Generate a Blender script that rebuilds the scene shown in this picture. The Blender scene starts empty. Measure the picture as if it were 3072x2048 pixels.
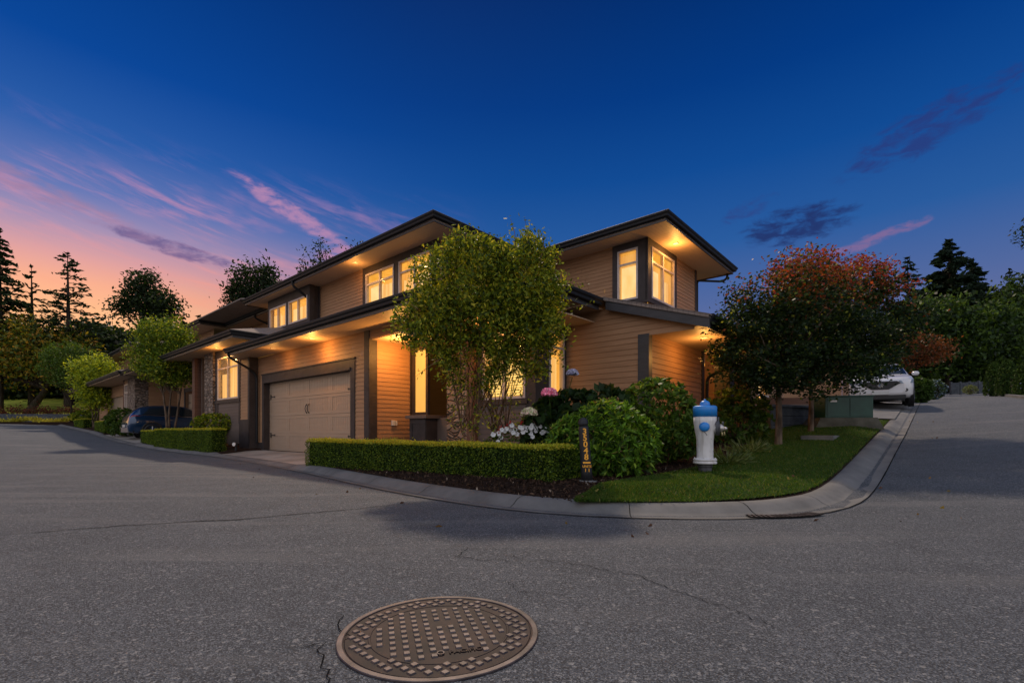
import bpy, math, random
import numpy as np
from mathutils import Vector, Matrix
R = math.radians
sc = bpy.context.scene
COL = sc.collection
# ------------------------------------------------------------------ camera
EYE = 0.75
cd = bpy.data.cameras.new('camera'); cam = bpy.data.objects.new('camera', cd); COL.objects.link(cam)
cam.location = (0, 0, EYE); cam.rotation_euler = (R(90), 0, 0)
cd.sensor_width = 36; cd.lens = 36 * 1430 / 3072; cd.shift_y = (1290 - 1024) / 3072
cd.clip_end = 3000; cd.clip_start = 0.05
sc.camera = cam
# ------------------------------------------------------------------ sky
def lin(c):
    return tuple((x / 12.92 if x <= .04045 else ((x + .055) / 1.055) ** 2.4) for x in [v / 255 for v in c])
W = bpy.data.worlds.new('World'); sc.world = W; W.use_nodes = True
nt = W.node_tree; nt.nodes.clear()
class NB:
    def __init__(s, nt): s.nt = nt
    def n(s, t, **k):
        x = s.nt.nodes.new(t)
        for a, b in k.items(): setattr(x, a, b)
        return x
    def put(s, sock, v):
        if isinstance(v, bpy.types.NodeSocket): s.nt.links.new(v, sock)
        elif v is not None: sock.default_value = v
    def m(s, op, a, b=None, c=None, clamp=False):
        x = s.n('ShaderNodeMath', operation=op, use_clamp=clamp)
        s.put(x.inputs[0], a); s.put(x.inputs[1], b); s.put(x.inputs[2], c)
        return x.outputs[0]
    def mix(s, f, a, b, mode='MIX'):
        x = s.n('ShaderNodeMix', data_type='RGBA', blend_type=mode)
        s.put(x.inputs[0], f)
        for i, v in ((6, a), (7, b)):
            if isinstance(v, tuple): v = (*v[:3], 1)
            s.put(x.inputs[i], v)
        return x.outputs[2]
    def ramp(s, f, pts, interp='LINEAR'):
        x = s.n('ShaderNodeValToRGB'); cr = x.color_ramp; cr.interpolation = interp
        s.put(x.inputs[0], f)
        while len(cr.elements) < len(pts): cr.elements.new(.5)
        for e, (p, c) in zip(cr.elements, pts):
            e.position = p; e.color = (*c[:3], 1) if isinstance(c, tuple) else (c, c, c, 1)
        return x.outputs[0]
    def noise(s, vec, scale, detail=3, rough=.5, dist=0, dim='3D'):
        x = s.n('ShaderNodeTexNoise', noise_dimensions=dim); s.put(x.inputs['Vector'], vec)
        x.inputs['Scale'].default_value = scale; x.inputs['Detail'].default_value = detail
        x.inputs['Roughness'].default_value = rough; x.inputs['Distortion'].default_value = dist
        return x.outputs[0]
    def ss(s, v, a, b):
        x = s.n('ShaderNodeMapRange', interpolation_type='SMOOTHSTEP'); s.put(x.inputs[0], v)
        x.inputs[1].default_value = a; x.inputs[2].default_value = b
        return x.outputs[0]
    def comb(s, a, b, c=0.0):
        x = s.n('ShaderNodeCombineXYZ'); s.put(x.inputs[0], a); s.put(x.inputs[1], b); s.put(x.inputs[2], c)
        return x.outputs[0]
def build_sky():
    q = NB(nt)
    tc = q.n('ShaderNodeTexCoord'); sp = q.n('ShaderNodeSeparateXYZ'); q.put(sp.inputs[0], tc.outputs['Generated'])
    x, y, z = sp.outputs
    el = q.m('MULTIPLY', q.m('ARCSINE', q.m('MAXIMUM', q.m('MINIMUM', z, .9999), -.9999)), 57.2958)   # degrees
    az = q.m('MULTIPLY', q.m('ARCTAN2', x, y), 57.2958)                                               # 0 = straight ahead, + to the right
    e = q.m('DIVIDE', el, 60.0)
    S = lambda d: d / 60
    left = q.ramp(e, [(0, lin((253, 202, 140))), (S(7), lin((252, 196, 138))), (S(10.5), lin((247, 182, 132))), (S(13), lin((238, 167, 136))), (S(15), lin((214, 154, 152))),
                      (S(17.5), lin((160, 138, 170))), (S(20.5), lin((96, 114, 172))), (S(25), lin((40, 88, 160))), (S(31), lin((8, 66, 144))), (S(42), lin((0, 46, 112))), (1, lin((0, 34, 90)))])
    right = q.ramp(e, [(0, lin((112, 108, 140))), (S(8), lin((104, 108, 148))), (S(14), lin((76, 98, 150))), (S(20), lin((38, 86, 150))),
                       (S(27), lin((14, 70, 140))), (S(34), lin((2, 54, 124))), (S(42), lin((0, 42, 104))), (1, lin((0, 30, 82)))])
    f = q.ss(az, -44, 2)
    base = q.mix(f, left, right)
    # stretched cirrus, thin streaks tilted down to the right
    a2 = q.m('ADD', q.m('MULTIPLY', az, .035), q.m('MULTIPLY', el, .03)); e2 = q.m('ADD', q.m('MULTIPLY', el, .19), q.m('MULTIPLY', az, .038))
    n1 = q.noise(q.comb(a2, e2), 4.2, 9, .66, .5)
    n2 = q.noise(q.comb(q.m('MULTIPLY', az, .06), q.m('MULTIPLY', el, .12), 4.0), 1.5, 4, .55, .3)
    streak = q.m('MULTIPLY', q.ss(n1, .42, .72), q.ss(n2, .34, .58))
    lm = q.m('SUBTRACT', 1.0, q.ss(az, -20, -2))
    em = q.m('MULTIPLY', q.ss(el, 6, 12), q.m('SUBTRACT', 1.0, q.ss(el, 21, 27)))
    pink = q.ramp(e, [(0, lin((255, 170, 110))), (S(14), lin((238, 150, 130))), (S(20), lin((214, 142, 160))), (S(28), lin((150, 130, 190)))])
    base = q.mix(q.m('MULTIPLY', q.m('MULTIPLY', q.m('MULTIPLY', streak, lm), em), .50), base, pink)
    def blob(a0, e0, wa, we, tilt, lo, hi, seed):
        da = q.m('SUBTRACT', az, a0); de = q.m('SUBTRACT', q.m('SUBTRACT', el, e0), q.m('MULTIPLY', da, tilt))
        r = q.m('ADD', q.m('POWER', q.m('ABSOLUTE', q.m('DIVIDE', da, wa)), 2.0), q.m('POWER', q.m('ABSOLUTE', q.m('DIVIDE', de, we)), 2.0))
        g = q.m('SUBTRACT', 1.0, q.ss(r, .0, 1.6))
        n = q.noise(q.comb(q.m('MULTIPLY', az, .16), q.m('MULTIPLY', el, .42), seed), 3.0, 8, .62, .4)
        return q.m('MULTIPLY', q.ss(q.m('ADD', n, q.m('MULTIPLY', g, .30)), lo - .15, hi - .03), q.ss(g, .05, .60))
    for b, c, o in ((blob(31.0, 20.3, 5.5, 1.9, .02, .72, .92, 1.0), (30, 42, 92), .85), (blob(41, 25.5, 7, 2.0, .25, .74, .96, 5.0), (38, 52, 112), .75),
                    (blob(-35, 17.2, 5.5, .8, -.16, .70, .90, 2.0), (88, 76, 128), .75), (blob(-44, 19.5, 12, 1.0, -.25, .72, .98, 9.0), (150, 118, 150), .55),
                    (blob(37, 17.6, 5, .7, .22, .74, .95, 7.0), (150, 104, 136), .5), (blob(26.5, 22.5, 3, 1.0, .2, .76, .98, 3.5), (44, 58, 118), .6),
                    (blob(-24.5, 22.3, 6, 1.1, -.45, .70, .95, 6.0), (196, 138, 168), .62), (blob(-18, 19.3, 5, 1.0, .1, .70, .95, 8.0), (205, 138, 160), .6)):
        base = q.mix(q.m('MULTIPLY', b, o), base, lin(c))
    # unseen sky behind the camera, made brighter and paler as added front fill
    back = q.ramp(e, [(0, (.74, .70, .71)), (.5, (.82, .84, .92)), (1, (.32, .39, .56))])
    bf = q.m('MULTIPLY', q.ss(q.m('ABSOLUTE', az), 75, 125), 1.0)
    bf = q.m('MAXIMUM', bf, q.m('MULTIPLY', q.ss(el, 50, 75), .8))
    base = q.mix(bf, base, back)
    sky = q.n('ShaderNodeTexSky', sky_type='NISHITA', sun_disc=False); sky.sun_elevation = SUN_EL; sky.sun_rotation = SUN_AZ
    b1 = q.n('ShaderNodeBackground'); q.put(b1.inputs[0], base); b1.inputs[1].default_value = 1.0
    b2 = q.n('ShaderNodeBackground'); q.put(b2.inputs[0], sky.outputs[0]); b2.inputs[1].default_value = .0002
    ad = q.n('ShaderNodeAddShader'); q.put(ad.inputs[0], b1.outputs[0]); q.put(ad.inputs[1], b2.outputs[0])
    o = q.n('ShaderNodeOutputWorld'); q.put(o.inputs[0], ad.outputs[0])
# frame of the street block: u runs along the garage front, v into the block
CU, SU = 0.7529187, 0.6581135
def XY(u, v): return (CU * u + SU * v, -SU * u + CU * v)
def UV(x, y): return (CU * x - SU * y, SU * x + CU * y)
# ------------------------------------------------------------------ sun: low gold light from behind the houses
sx, sy = XY(.66, -.58); sdir = Vector((sx, sy, -1.0)).normalized()        # direction the light travels
SUN_EL = math.asin(-sdir.z); SUN_AZ = math.atan2(-sdir.x, -sdir.y)
build_sky()
sl = bpy.data.lights.new('sun', 'SUN'); sl.energy = 2.4; sl.angle = R(3.0); sl.color = (1.0, .80, .60)
so = bpy.data.objects.new('sun', sl); COL.objects.link(so); so.rotation_euler = sdir.to_track_quat('-Z', 'Y').to_euler(); so.location = (0, 0, 60)
vs = sc.view_settings; vs.view_transform = 'Standard'; vs.look = 'None'; vs.exposure = .18; vs.gamma = 1; vs.use_curve_mapping = False
sc.cycles.max_bounces = 6; sc.cycles.transparent_max_bounces = 6; sc.cycles.sample_clamp_indirect = 4; sc.cycles.use_denoising = True
# ------------------------------------------------------------------ ground height
def sstep(x, a, b):
    t = min(1, max(0, (x - a) / (b - a))); return t * t * (3 - 2 * t)
def zg(u, v):
    d = max(0, -u - 18); zl = .0017 * d * d if d < 18.6 else .588 + .035 * min(d - 18.6, 60)
    t = v - 6.4
    zr = 0 if t < -1 else (.0233 * (t + 1) ** 2 if t < 1 else .093 * t)
    if v > 26: zr = .093 * 19.6 + .068 * min(v - 26, 62)
    return zl + zr * sstep(u, -14, -5)
def zgx(x, y): return zg(*UV(x, y))
# ------------------------------------------------------------------ objects
def tag(o, label=None, cat=None, group=None, kind=None):
    for k, v in (('label', label), ('category', cat), ('group', group), ('kind', kind)):
        if v: o[k] = v
    return o
def thing(name, loc, label, cat, group=None):
    o = bpy.data.objects.new(name, None); o.location = loc; o.empty_display_size = .2; COL.objects.link(o)
    return tag(o, label, cat, group)
def world_loc(o):
    v = Vector(o.location)
    while o.parent: o = o.parent; v += Vector(o.location)
    return v
class MB:
    def __init__(s): s.v = []; s.f = []
    def add(s, vs, fs):
        n = len(s.v); s.v += [tuple(p) for p in vs]; s.f += [tuple(i + n for i in f) for f in fs]; return s
    def box(s, x0, x1, y0, y1, z0, z1, fr=None):
        P = [(x, y, z) for z in (z0, z1) for x, y in ((x0, y0), (x1, y0), (x1, y1), (x0, y1))]
        if fr: P = [fr(*p) for p in P]
        return s.add(P, [(3, 2, 1, 0), (4, 5, 6, 7), (0, 1, 5, 4), (1, 2, 6, 5), (2, 3, 7, 6), (3, 0, 4, 7)])
    def ub(s, u0, u1, v0, v1, z0, z1): return s.box(u0, u1, v0, v1, z0, z1, lambda a, b, c: (*XY(a, b), c))
    def tube(s, pts, r, n=8, cap=True):
        pts = [Vector(p) for p in pts]; rs = r if isinstance(r, (list, tuple)) else [r] * len(pts)
        base = len(s.v); prev = None
        for i, p in enumerate(pts):
            t = (pts[min(i + 1, len(pts) - 1)] - pts[max(i - 1, 0)])
            t = t.normalized() if t.length > 1e-9 else Vector((0, 0, 1))
            if prev is None:
                a = t.cross(Vector((0, 0, 1)));  a = a.normalized() if a.length > 1e-3 else Vector((1, 0, 0))
            else: a = (prev - t * prev.dot(t)).normalized()
            prev = a; b = t.cross(a)
            for k in range(n):
                th = 2 * math.pi * (k + .5) / n
                s.v.append(tuple(p + (a * math.cos(th) + b * math.sin(th)) * rs[i]))
        for i in range(len(pts) - 1):
            for k in range(n):
                k2 = (k + 1) % n
                s.f.append((base + i * n + k, base + i * n + k2, base + (i + 1) * n + k2, base + (i + 1) * n + k))
        if cap:
            s.f.append(tuple(base + k for k in reversed(range(n)))); s.f.append(tuple(base + (len(pts) - 1) * n + k for k in range(n)))
        return s
    def lathe(s, prof, n=24, loc=(0, 0, 0), axis=None):
        M = Matrix.Identity(3) if axis is None else Vector((0, 0, 1)).rotation_difference(Vector(axis)).to_matrix()
        L = Vector(loc); b = len(s.v)
        for r, z in prof:
            for k in range(n):
                th = 2 * math.pi * k / n; s.v.append(tuple(L + M @ Vector((r * math.cos(th), r * math.sin(th), z))))
        for i in range(len(prof) - 1):
            for k in range(n):
                k2 = (k + 1) % n; s.f.append((b + i * n + k, b + i * n + k2, b + (i + 1) * n + k2, b + (i + 1) * n + k))
        s.f.append(tuple(b + k for k in reversed(range(n)))); s.f.append(tuple(b + (len(prof) - 1) * n + k for k in range(n)))
        return s
    def build(s, name, mat, parent=None, smooth=False, bevel=0, loc=None):
        me = bpy.data.meshes.new(name)
        base = world_loc(parent) if parent else (Vector(loc) if loc is not None else Vector((0, 0, 0)))
        me.from_pydata([(p[0] - base.x, p[1] - base.y, p[2] - base.z) for p in s.v], [], s.f); me.update()
        me.materials.append(mat)
        if smooth: me.polygons.foreach_set('use_smooth', [True] * len(me.polygons))
        o = bpy.data.objects.new(name, me); COL.objects.link(o)
        if parent: o.parent = parent
        else: o.location = base
        if bevel:
            b = o.modifiers.new('bevel', 'BEVEL'); b.width = bevel; b.segments = 2; b.limit_method = 'ANGLE'; b.angle_limit = R(40)
        return o
def copy_tree(o, parent=None):
    c = o.copy(); COL.objects.link(c); c.parent = parent
    for ch in list(o.children): copy_tree(ch, c)
    return c
def struct(name, mb, mat, smooth=False, kind='structure'):
    o = mb.build(name, mat, smooth=smooth); o['kind'] = kind; return o
# ------------------------------------------------------------------ materials
def mat(name, color=(.5, .5, .5), rough=.6, metal=0, spec=.5, bump=None, fn=None, emit=None, coat=0):
    m = bpy.data.materials.new(name); m.use_nodes = True; t = m.node_tree; q = NB(t); b = t.nodes['Principled BSDF']
    b.inputs['Base Color'].default_value = (*color, 1); b.inputs['Roughness'].default_value = rough; b.inputs['Metallic'].default_value = metal
    b.inputs['Specular IOR Level'].default_value = spec; b.inputs['Coat Weight'].default_value = coat
    if emit: b.inputs['Emission Color'].default_value = (*emit[0], 1); b.inputs['Emission Strength'].default_value = emit[1]
    if fn: fn(q, b)
    return m
def coords(q, kind='Object', scale=(1, 1, 1)):
    tc = q.n('ShaderNodeTexCoord'); mp = q.n('ShaderNodeMapping'); q.put(mp.inputs[0], tc.outputs[kind]); mp.inputs['Scale'].default_value = scale
    return mp.outputs[0]
def bump(q, b, h, strength, dist=.01):
    n = q.n('ShaderNodeBump'); n.inputs['Strength'].default_value = strength; n.inputs['Distance'].default_value = dist
    q.put(n.inputs['Height'], h); q.put(b.inputs['Normal'], n.outputs[0])
def vary(c1, c2, scale=3, detail=4, bs=0, bscale=40, stretch=(1, 1, 1), rough=.55, lo=.35, hi=.65, dist=.01):
    def fn(q, b):
        v = coords(q, 'Object', stretch)
        q.put(b.inputs['Base Color'], q.ramp(q.noise(v, scale, detail, rough), [(lo, c1), (hi, c2)]))
        if bs: bump(q, b, q.noise(v, bscale, 3), bs, dist)
    return fn
def asphalt_fn(q, b):
    v = coords(q)
    big = q.noise(v, .35, 4, .6); mid = q.noise(v, 2.2, 4, .6)
    base = q.ramp(big, [(.3, (.094, .103, .118)), (.7, (.130, .139, .154))])
    base = q.mix(q.ss(mid, .35, .75), base, (.078, .086, .098))
    vo = q.n('ShaderNodeTexVoronoi'); q.put(vo.inputs[0], v); vo.inputs['Scale'].default_value = 190
    vo2 = q.n('ShaderNodeTexVoronoi'); q.put(vo2.inputs[0], v); vo2.inputs['Scale'].default_value = 85
    sp = q.n('ShaderNodeSeparateColor'); q.put(sp.inputs[0], vo.outputs['Color'])
    sp2 = q.n('ShaderNodeSeparateColor'); q.put(sp2.inputs[0], vo2.outputs['Color'])
    base = q.mix(q.m('MULTIPLY', q.ss(sp.outputs[0], .60, .80), .62), base, (.27, .28, .295))
    base = q.mix(q.m('MULTIPLY', q.ss(sp.outputs[1], .56, .72), .85), base, (.045, .045, .048))
    base = q.mix(q.m('MULTIPLY', q.ss(sp2.outputs[0], .95, .98), .45), base, (.42, .41, .40))
    # worn patches and old oil marks
    st = q.noise(v, .9, 5, .65, .4)
    base = q.mix(q.m('MULTIPLY', q.ss(st, .58, .76), .42), base, (.075, .076, .082))
    tr = q.noise(coords(q, 'Object', (.25, 2.2, 1)), 1.1, 3, .5, .3); base = q.mix(q.m('MULTIPLY', q.ss(tr, .52, .68), .30), base, (.21, .205, .205))
    q.put(b.inputs['Base Color'], base)
    h = q.m('ADD', q.m('MULTIPLY', vo.outputs['Distance'], 1.2), q.noise(v, 60, 3, .6))
    bump(q, b, h, 1.0, .007)
M = {}
M['asphalt'] = mat('asphalt', rough=.86, spec=.3, fn=asphalt_fn)
def conc_fn(q, b):
    v = coords(q); n = q.noise(v, 1.6, 6, .65); n2 = q.noise(v, 120, 2, .5)
    c = q.ramp(n, [(.3, (.080, .077, .074)), (.5, (.130, .125, .119)), (.72, (.185, .176, .168))])
    c = q.mix(q.m('MULTIPLY', q.ss(n2, .55, .7), .3), c, (.10, .09, .085))
    q.put(b.inputs['Base Color'], c); bump(q, b, n2, .25, .004)
M['concrete'] = mat('concrete', rough=.85, fn=conc_fn)
M['mulch'] = mat('bark_mulch', rough=.95, spec=.1, fn=vary((.008, .005, .004), (.050, .028, .018), 30, 6, 1.0, 35, dist=.04))
M['lawn'] = mat('lawn_base', rough=.95, spec=.1, fn=vary((.020, .040, .008), (.050, .085, .014), 5, 5, .8, 60, dist=.03))
M['earth'] = mat('far_grass', rough=.95, spec=.1, fn=vary((.020, .035, .010), (.075, .090, .020), .15, 6, .5, 2, dist=.1))
M['crack'] = mat('crack_filler', (.008, .008, .008), .98, spec=.05)
def wood_fn(base, dark):
    def fn(q, b):
        v = coords(q, 'Object', (1, 1, 14)); n = q.noise(v, 1.3, 5, .6); v2 = coords(q); n2 = q.noise(v2, .8, 3)
        c = q.ramp(n, [(.3, dark), (.7, base)]); c = q.mix(q.m('MULTIPLY', q.ss(n2, .4, .8), .3), c, tuple(x * .8 for x in base))
        q.put(b.inputs['Base Color'], c); bump(q, b, q.noise(coords(q, 'Object', (3, 3, 60)), 3, 3), .15, .003)
    return fn
M['siding'] = mat('lap_siding', rough=.62, spec=.35, fn=wood_fn((.40, .222, .118), (.30, .160, .082)))
M['panel'] = mat('brown_panel', rough=.65, fn=wood_fn((.13, .095, .080), (.10, .072, .060)))
M['trim'] = mat('dark_trim', rough=.6, spec=.3, fn=vary((.036, .028, .027), (.050, .040, .039), 6, 3))
M['fascia'] = mat('fascia_board', rough=.5, fn=vary((.030, .028, .031), (.042, .039, .043), 3, 3, stretch=(1, 1, 6)))
M['gutter'] = mat('black_gutter', (.009, .010, .012), .6, spec=.3)
def soffit_fn(along):
    def fn(q, b):
        tc = q.n('ShaderNodeTexCoord'); sp = q.n('ShaderNodeSeparateXYZ'); q.put(sp.inputs[0], tc.outputs['Object'])
        k = (CU, -SU) if along == 'u' else (SU, CU)
        t = q.m('ADD', q.m('MULTIPLY', sp.outputs[0], k[0]), q.m('MULTIPLY', sp.outputs[1], k[1]))
        fr = q.m('FRACT', q.m('MULTIPLY', t, 9.5)); g = q.m('ABSOLUTE', q.m('SUBTRACT', fr, .5))
        line = q.ss(g, .40, .49)
        q.put(b.inputs['Base Color'], q.mix(q.m('MULTIPLY', line, .45), (.47, .33, .225), (.25, .17, .11)))
        bump(q, b, q.ss(g, .30, .5), .6, -.006)
    return fn
M['soffit'] = mat('soffit_panel', rough=.55, fn=soffit_fn('u'))
M['soffit_b'] = mat('soffit_panel_side', rough=.55, fn=soffit_fn('v'))
def shingle_fn(q, b):
    v = coords(q); br = q.n('ShaderNodeTexBrick'); q.put(br.inputs[0], v); br.inputs['Scale'].default_value = 4
    for i, c in ((1, (.20, .16, .14)), (2, (.12, .10, .09)), (3, (.05, .045, .04))): br.inputs[i].default_value = (*c, 1)
    br.inputs['Mortar Size'].default_value = .02
    c = q.mix(q.noise(v, 30, 3), br.outputs[0], (.26, .20, .17)); q.put(b.inputs['Base Color'], c); bump(q, b, q.noise(v, 60, 2), .5, .01)
M['shingle'] = mat('roof_shingle', rough=.9, fn=shingle_fn)
M['door'] = mat('taupe_garage_door', rough=.5, fn=wood_fn((.39, .285, .205), (.345, .245, .175)))
M['iron'] = mat('black_iron', (.012, .012, .013), .5)
M['frame'] = mat('window_vinyl', rough=.4, fn=vary((.44, .37, .355), (.52, .45, .43), 8, 2))
M['white'] = mat('white_plastic', (.62, .58, .55), .45)
def glass_mat():
    m = bpy.data.materials.new('window_glass'); m.use_nodes = True; t = m.node_tree; t.nodes.clear(); q = NB(t)
    tr = q.n('ShaderNodeBsdfTransparent'); tr.inputs[0].default_value = (.93, .93, .90, 1)
    gl = q.n('ShaderNodeBsdfGlossy'); gl.inputs['Roughness'].default_value = .03
    fz = q.n('ShaderNodeFresnel'); fz.inputs[0].default_value = 1.5
    mx = q.n('ShaderNodeMixShader'); q.put(mx.inputs[0], q.m('MULTIPLY', fz.outputs[0], .8)); q.put(mx.inputs[1], tr.outputs[0]); q.put(mx.inputs[2], gl.outputs[0])
    o = q.n('ShaderNodeOutputMaterial'); q.put(o.inputs[0], mx.outputs[0]); return m
M['glass'] = glass_mat()
def glow(name, c1, c2, strength, scale=(6, 6, .6), noise=1.2):
    def fn(q, b):
        v = coords(q, 'Object', scale); n = q.noise(v, noise, 4, .55)
        c = q.ramp(n, [(.32, c1), (.68, c2)]); q.put(b.inputs['Emission Color'], c); b.inputs['Emission Strength'].default_value = strength
    m = mat(name, (.25, .2, .12), .7, fn=fn); m.cycles.emission_sampling = 'NONE'; return m
M['room_wall'] = glow('lit_room_wall', (.72, .28, .035), (1.0, .50, .09), .85)
M['room_ceiling'] = glow('lit_room_ceiling', (.78, .33, .030), (.95, .46, .07), .82, (3, 3, 3))
M['curtain'] = glow('lit_curtain', (.78, .31, .045), (1.0, .62, .20), .95, (14, 14, .3), 1.0)
M['shade'] = glow('lit_roller_blind', (.95, .52, .15), (1.0, .70, .30), .98, (2, 2, 1.2), 1.6)
M['slat'] = glow('lit_venetian_slat', (1.0, .62, .15), (1.0, .70, .22), 1.0, (2, 2, 2), 1)
M['slat_back'] = glow('lit_blind_gap', (.62, .30, .03), (.75, .36, .04), .8, (2, 2, 2), 1)
M['frosted'] = glow('lit_frosted_pane', (.80, .36, .05), (.95, .47, .085), .82, (1, 1, .8), .8)
M['lamp'] = mat('lamp_lens', (1, .8, .5), .4, emit=((1, .72, .32), 14)); M['lamp'].cycles.emission_sampling = 'NONE'
M['lamp_low'] = mat('lamp_lens_soft', (1, .8, .5), .4, emit=((1, .66, .32), 1.3)); M['lamp_low'].cycles.emission_sampling = 'NONE'
M['dark'] = mat('dark_entry', (.03, .02, .016), .7)
def stone_fn(q, b):
    v = coords(q, 'Object', (1, 1, 1.9)); vo = q.n('ShaderNodeTexVoronoi', feature='DISTANCE_TO_EDGE'); q.put(vo.inputs[0], v); vo.inputs['Scale'].default_value = 4.2
    vc = q.n('ShaderNodeTexVoronoi'); q.put(vc.inputs[0], v); vc.inputs['Scale'].default_value = 4.2
    sp = q.n('ShaderNodeSeparateColor'); q.put(sp.inputs[0], vc.outputs['Color'])
    c = q.ramp(sp.outputs[0], [(0, (.13, .085, .06)), (.4, (.30, .21, .155)), (.7, (.22, .17, .14)), (1, (.40, .30, .23))])
    c = q.mix(q.m('MULTIPLY', q.noise(v, 18, 4), .4), c, (.12, .09, .07))
    e = q.ss(vo.outputs[0], .0, .05); c = q.mix(e, (.015, .011, .009), c)
    q.put(b.inputs['Base Color'], c); bump(q, b, q.ss(vo.outputs[0], 0, .16), 1.0, .05)
M['stone'] = mat('ledge_stone', rough=.9, fn=stone_fn)
M['block'] = mat('dark_retaining_block', rough=.9, fn=vary((.035, .042, .052), (.075, .082, .095), 5, 4, .5, 30))
M['fence'] = mat('brown_fence', rough=.8, fn=wood_fn((.16, .075, .045), (.10, .045, .028)))
M['bark'] = mat('bark', rough=.9, spec=.2, fn=vary((.045, .030, .020), (.17, .12, .085), 9, 5, .8, 30, (1, 1, .35), dist=.02))
M['bark_dark'] = mat('bark_dark', rough=.95, spec=.1, fn=vary((.018, .014, .010), (.05, .038, .028), 6, 4, .6, 20, (1, 1, .35)))
M['bark_red'] = mat('bark_warm', rough=.85, spec=.3, fn=vary((.10, .055, .030), (.26, .15, .085), 9, 5, .6, 40, (1, 1, .25), dist=.01))
def leaf_mat(name, trans=.35, rough=.5, spec=.22):
    m = bpy.data.materials.new(name); m.use_nodes = True; t = m.node_tree; q = NB(t); b = t.nodes['Principled BSDF']
    at = q.n('ShaderNodeAttribute', attribute_name='Col'); q.put(b.inputs['Base Color'], at.outputs[0])
    b.inputs['Roughness'].default_value = rough; b.inputs['Specular IOR Level'].default_value = spec
    tr = q.n('ShaderNodeBsdfTranslucent'); q.put(tr.inputs[0], q.mix(1.0, at.outputs[0], (1.5, 1.35, .6), 'MULTIPLY'))
    mx = q.n('ShaderNodeMixShader'); mx.inputs[0].default_value = trans; q.put(mx.inputs[1], b.outputs[0]); q.put(mx.inputs[2], tr.outputs[0])
    q.put(t.nodes['Material Output'].inputs[0], mx.outputs[0]); return m
M['leaf'] = leaf_mat('leaf', .42); M['leaf_dull'] = leaf_mat('leaf_dull', .12, .7, .15); M['petal'] = leaf_mat('petal', .05, .7, .1)
# ------------------------------------------------------------------ leaves
def leaf_mesh(name, C, size, cols, rng, parent=None, aspect=.45, tilt=None, m='leaf', dirs=None, jitter=.35, loc=None, fold=0.0):
    """rhombic leaves: C (n,3) centres, cols list of (rgb, weight)"""
    n = len(C); base = np.array(world_loc(parent)) if parent else np.zeros(3)
    d = rng.normal(size=(n, 3)) if dirs is None else dirs + rng.normal(size=(n, 3)) * .45
    if tilt is not None: d[:, 2] = d[:, 2] * .6 + tilt
    d /= np.linalg.norm(d, axis=1)[:, None] + 1e-9
    a = rng.normal(size=(n, 3)); s = np.cross(d, a); s /= np.linalg.norm(s, axis=1)[:, None] + 1e-9
    L = size * (1 + jitter * rng.uniform(-1, 1, n))[:, None]; w = L * aspect * .5
    V = np.empty((n, 4, 3)); V[:, 0] = C - d * L * .5; V[:, 1] = C + s * w; V[:, 2] = C + d * L * .5; V[:, 3] = C - s * w
    V = (V - base).reshape(-1, 3)
    me = bpy.data.meshes.new(name); me.vertices.add(4 * n); me.vertices.foreach_set('co', V.ravel())
    me.loops.add(4 * n); me.loops.foreach_set('vertex_index', np.arange(4 * n, dtype=np.int32))
    me.polygons.add(n); me.polygons.foreach_set('loop_start', np.arange(0, 4 * n, 4, dtype=np.int32)); me.polygons.foreach_set('loop_total', np.full(n, 4, dtype=np.int32))
    me.update(calc_edges=True)
    if callable(cols): cc = cols(C, rng)
    else:
        P = np.array([c[0] for c in cols], float); w_ = np.array([c[1] for c in cols], float); idx = rng.choice(len(cols), n, p=w_ / w_.sum())
        cc = P[idx] * rng.uniform(.7, 1.3, (n, 1))
    at = me.color_attributes.new('Col', 'FLOAT_COLOR', 'POINT')
    at.data.foreach_set('color', np.repeat(np.hstack([cc, np.ones((n, 1))]), 4, axis=0).ravel())
    me.materials.append(M[m]); o = bpy.data.objects.new(name, me); COL.objects.link(o)
    if parent: o.parent = parent
    return o
def ell(rng, n, lobes, shell=.5):
    """clump centres inside a set of ellipsoid lobes (cx,cy,cz,rx,ry,rz)"""
    lo = np.array(lobes); vol = lo[:, 3] * lo[:, 4] * lo[:, 5]; idx = rng.choice(len(lo), n, p=vol / vol.sum())
    d = rng.normal(size=(n, 3)); d /= np.linalg.norm(d, axis=1)[:, None]
    r = rng.uniform(shell ** 3, 1, n) ** (1 / 3)
    return lo[idx, :3] + d * r[:, None] * lo[idx, 3:]
def clumped(rng, cl, per, rad, flat=1.0):
    n = len(cl); C = np.repeat(cl, per, axis=0); o = rng.normal(size=(n * per, 3)) * rad; o[:, 2] *= flat
    return C + o
def limbs(mb, base, fork, tips, r0, r1, rng, n=6):
    base = Vector(base); fork = Vector(fork)
    for t in tips:
        t = Vector(t); mid = fork.lerp(t, .5) + Vector((rng.normal() * .06, rng.normal() * .06, .04)) * (t - fork).length
        mb.tube([fork, mid, t], [r1, r1 * .6, r1 * .15], n, False)
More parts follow.
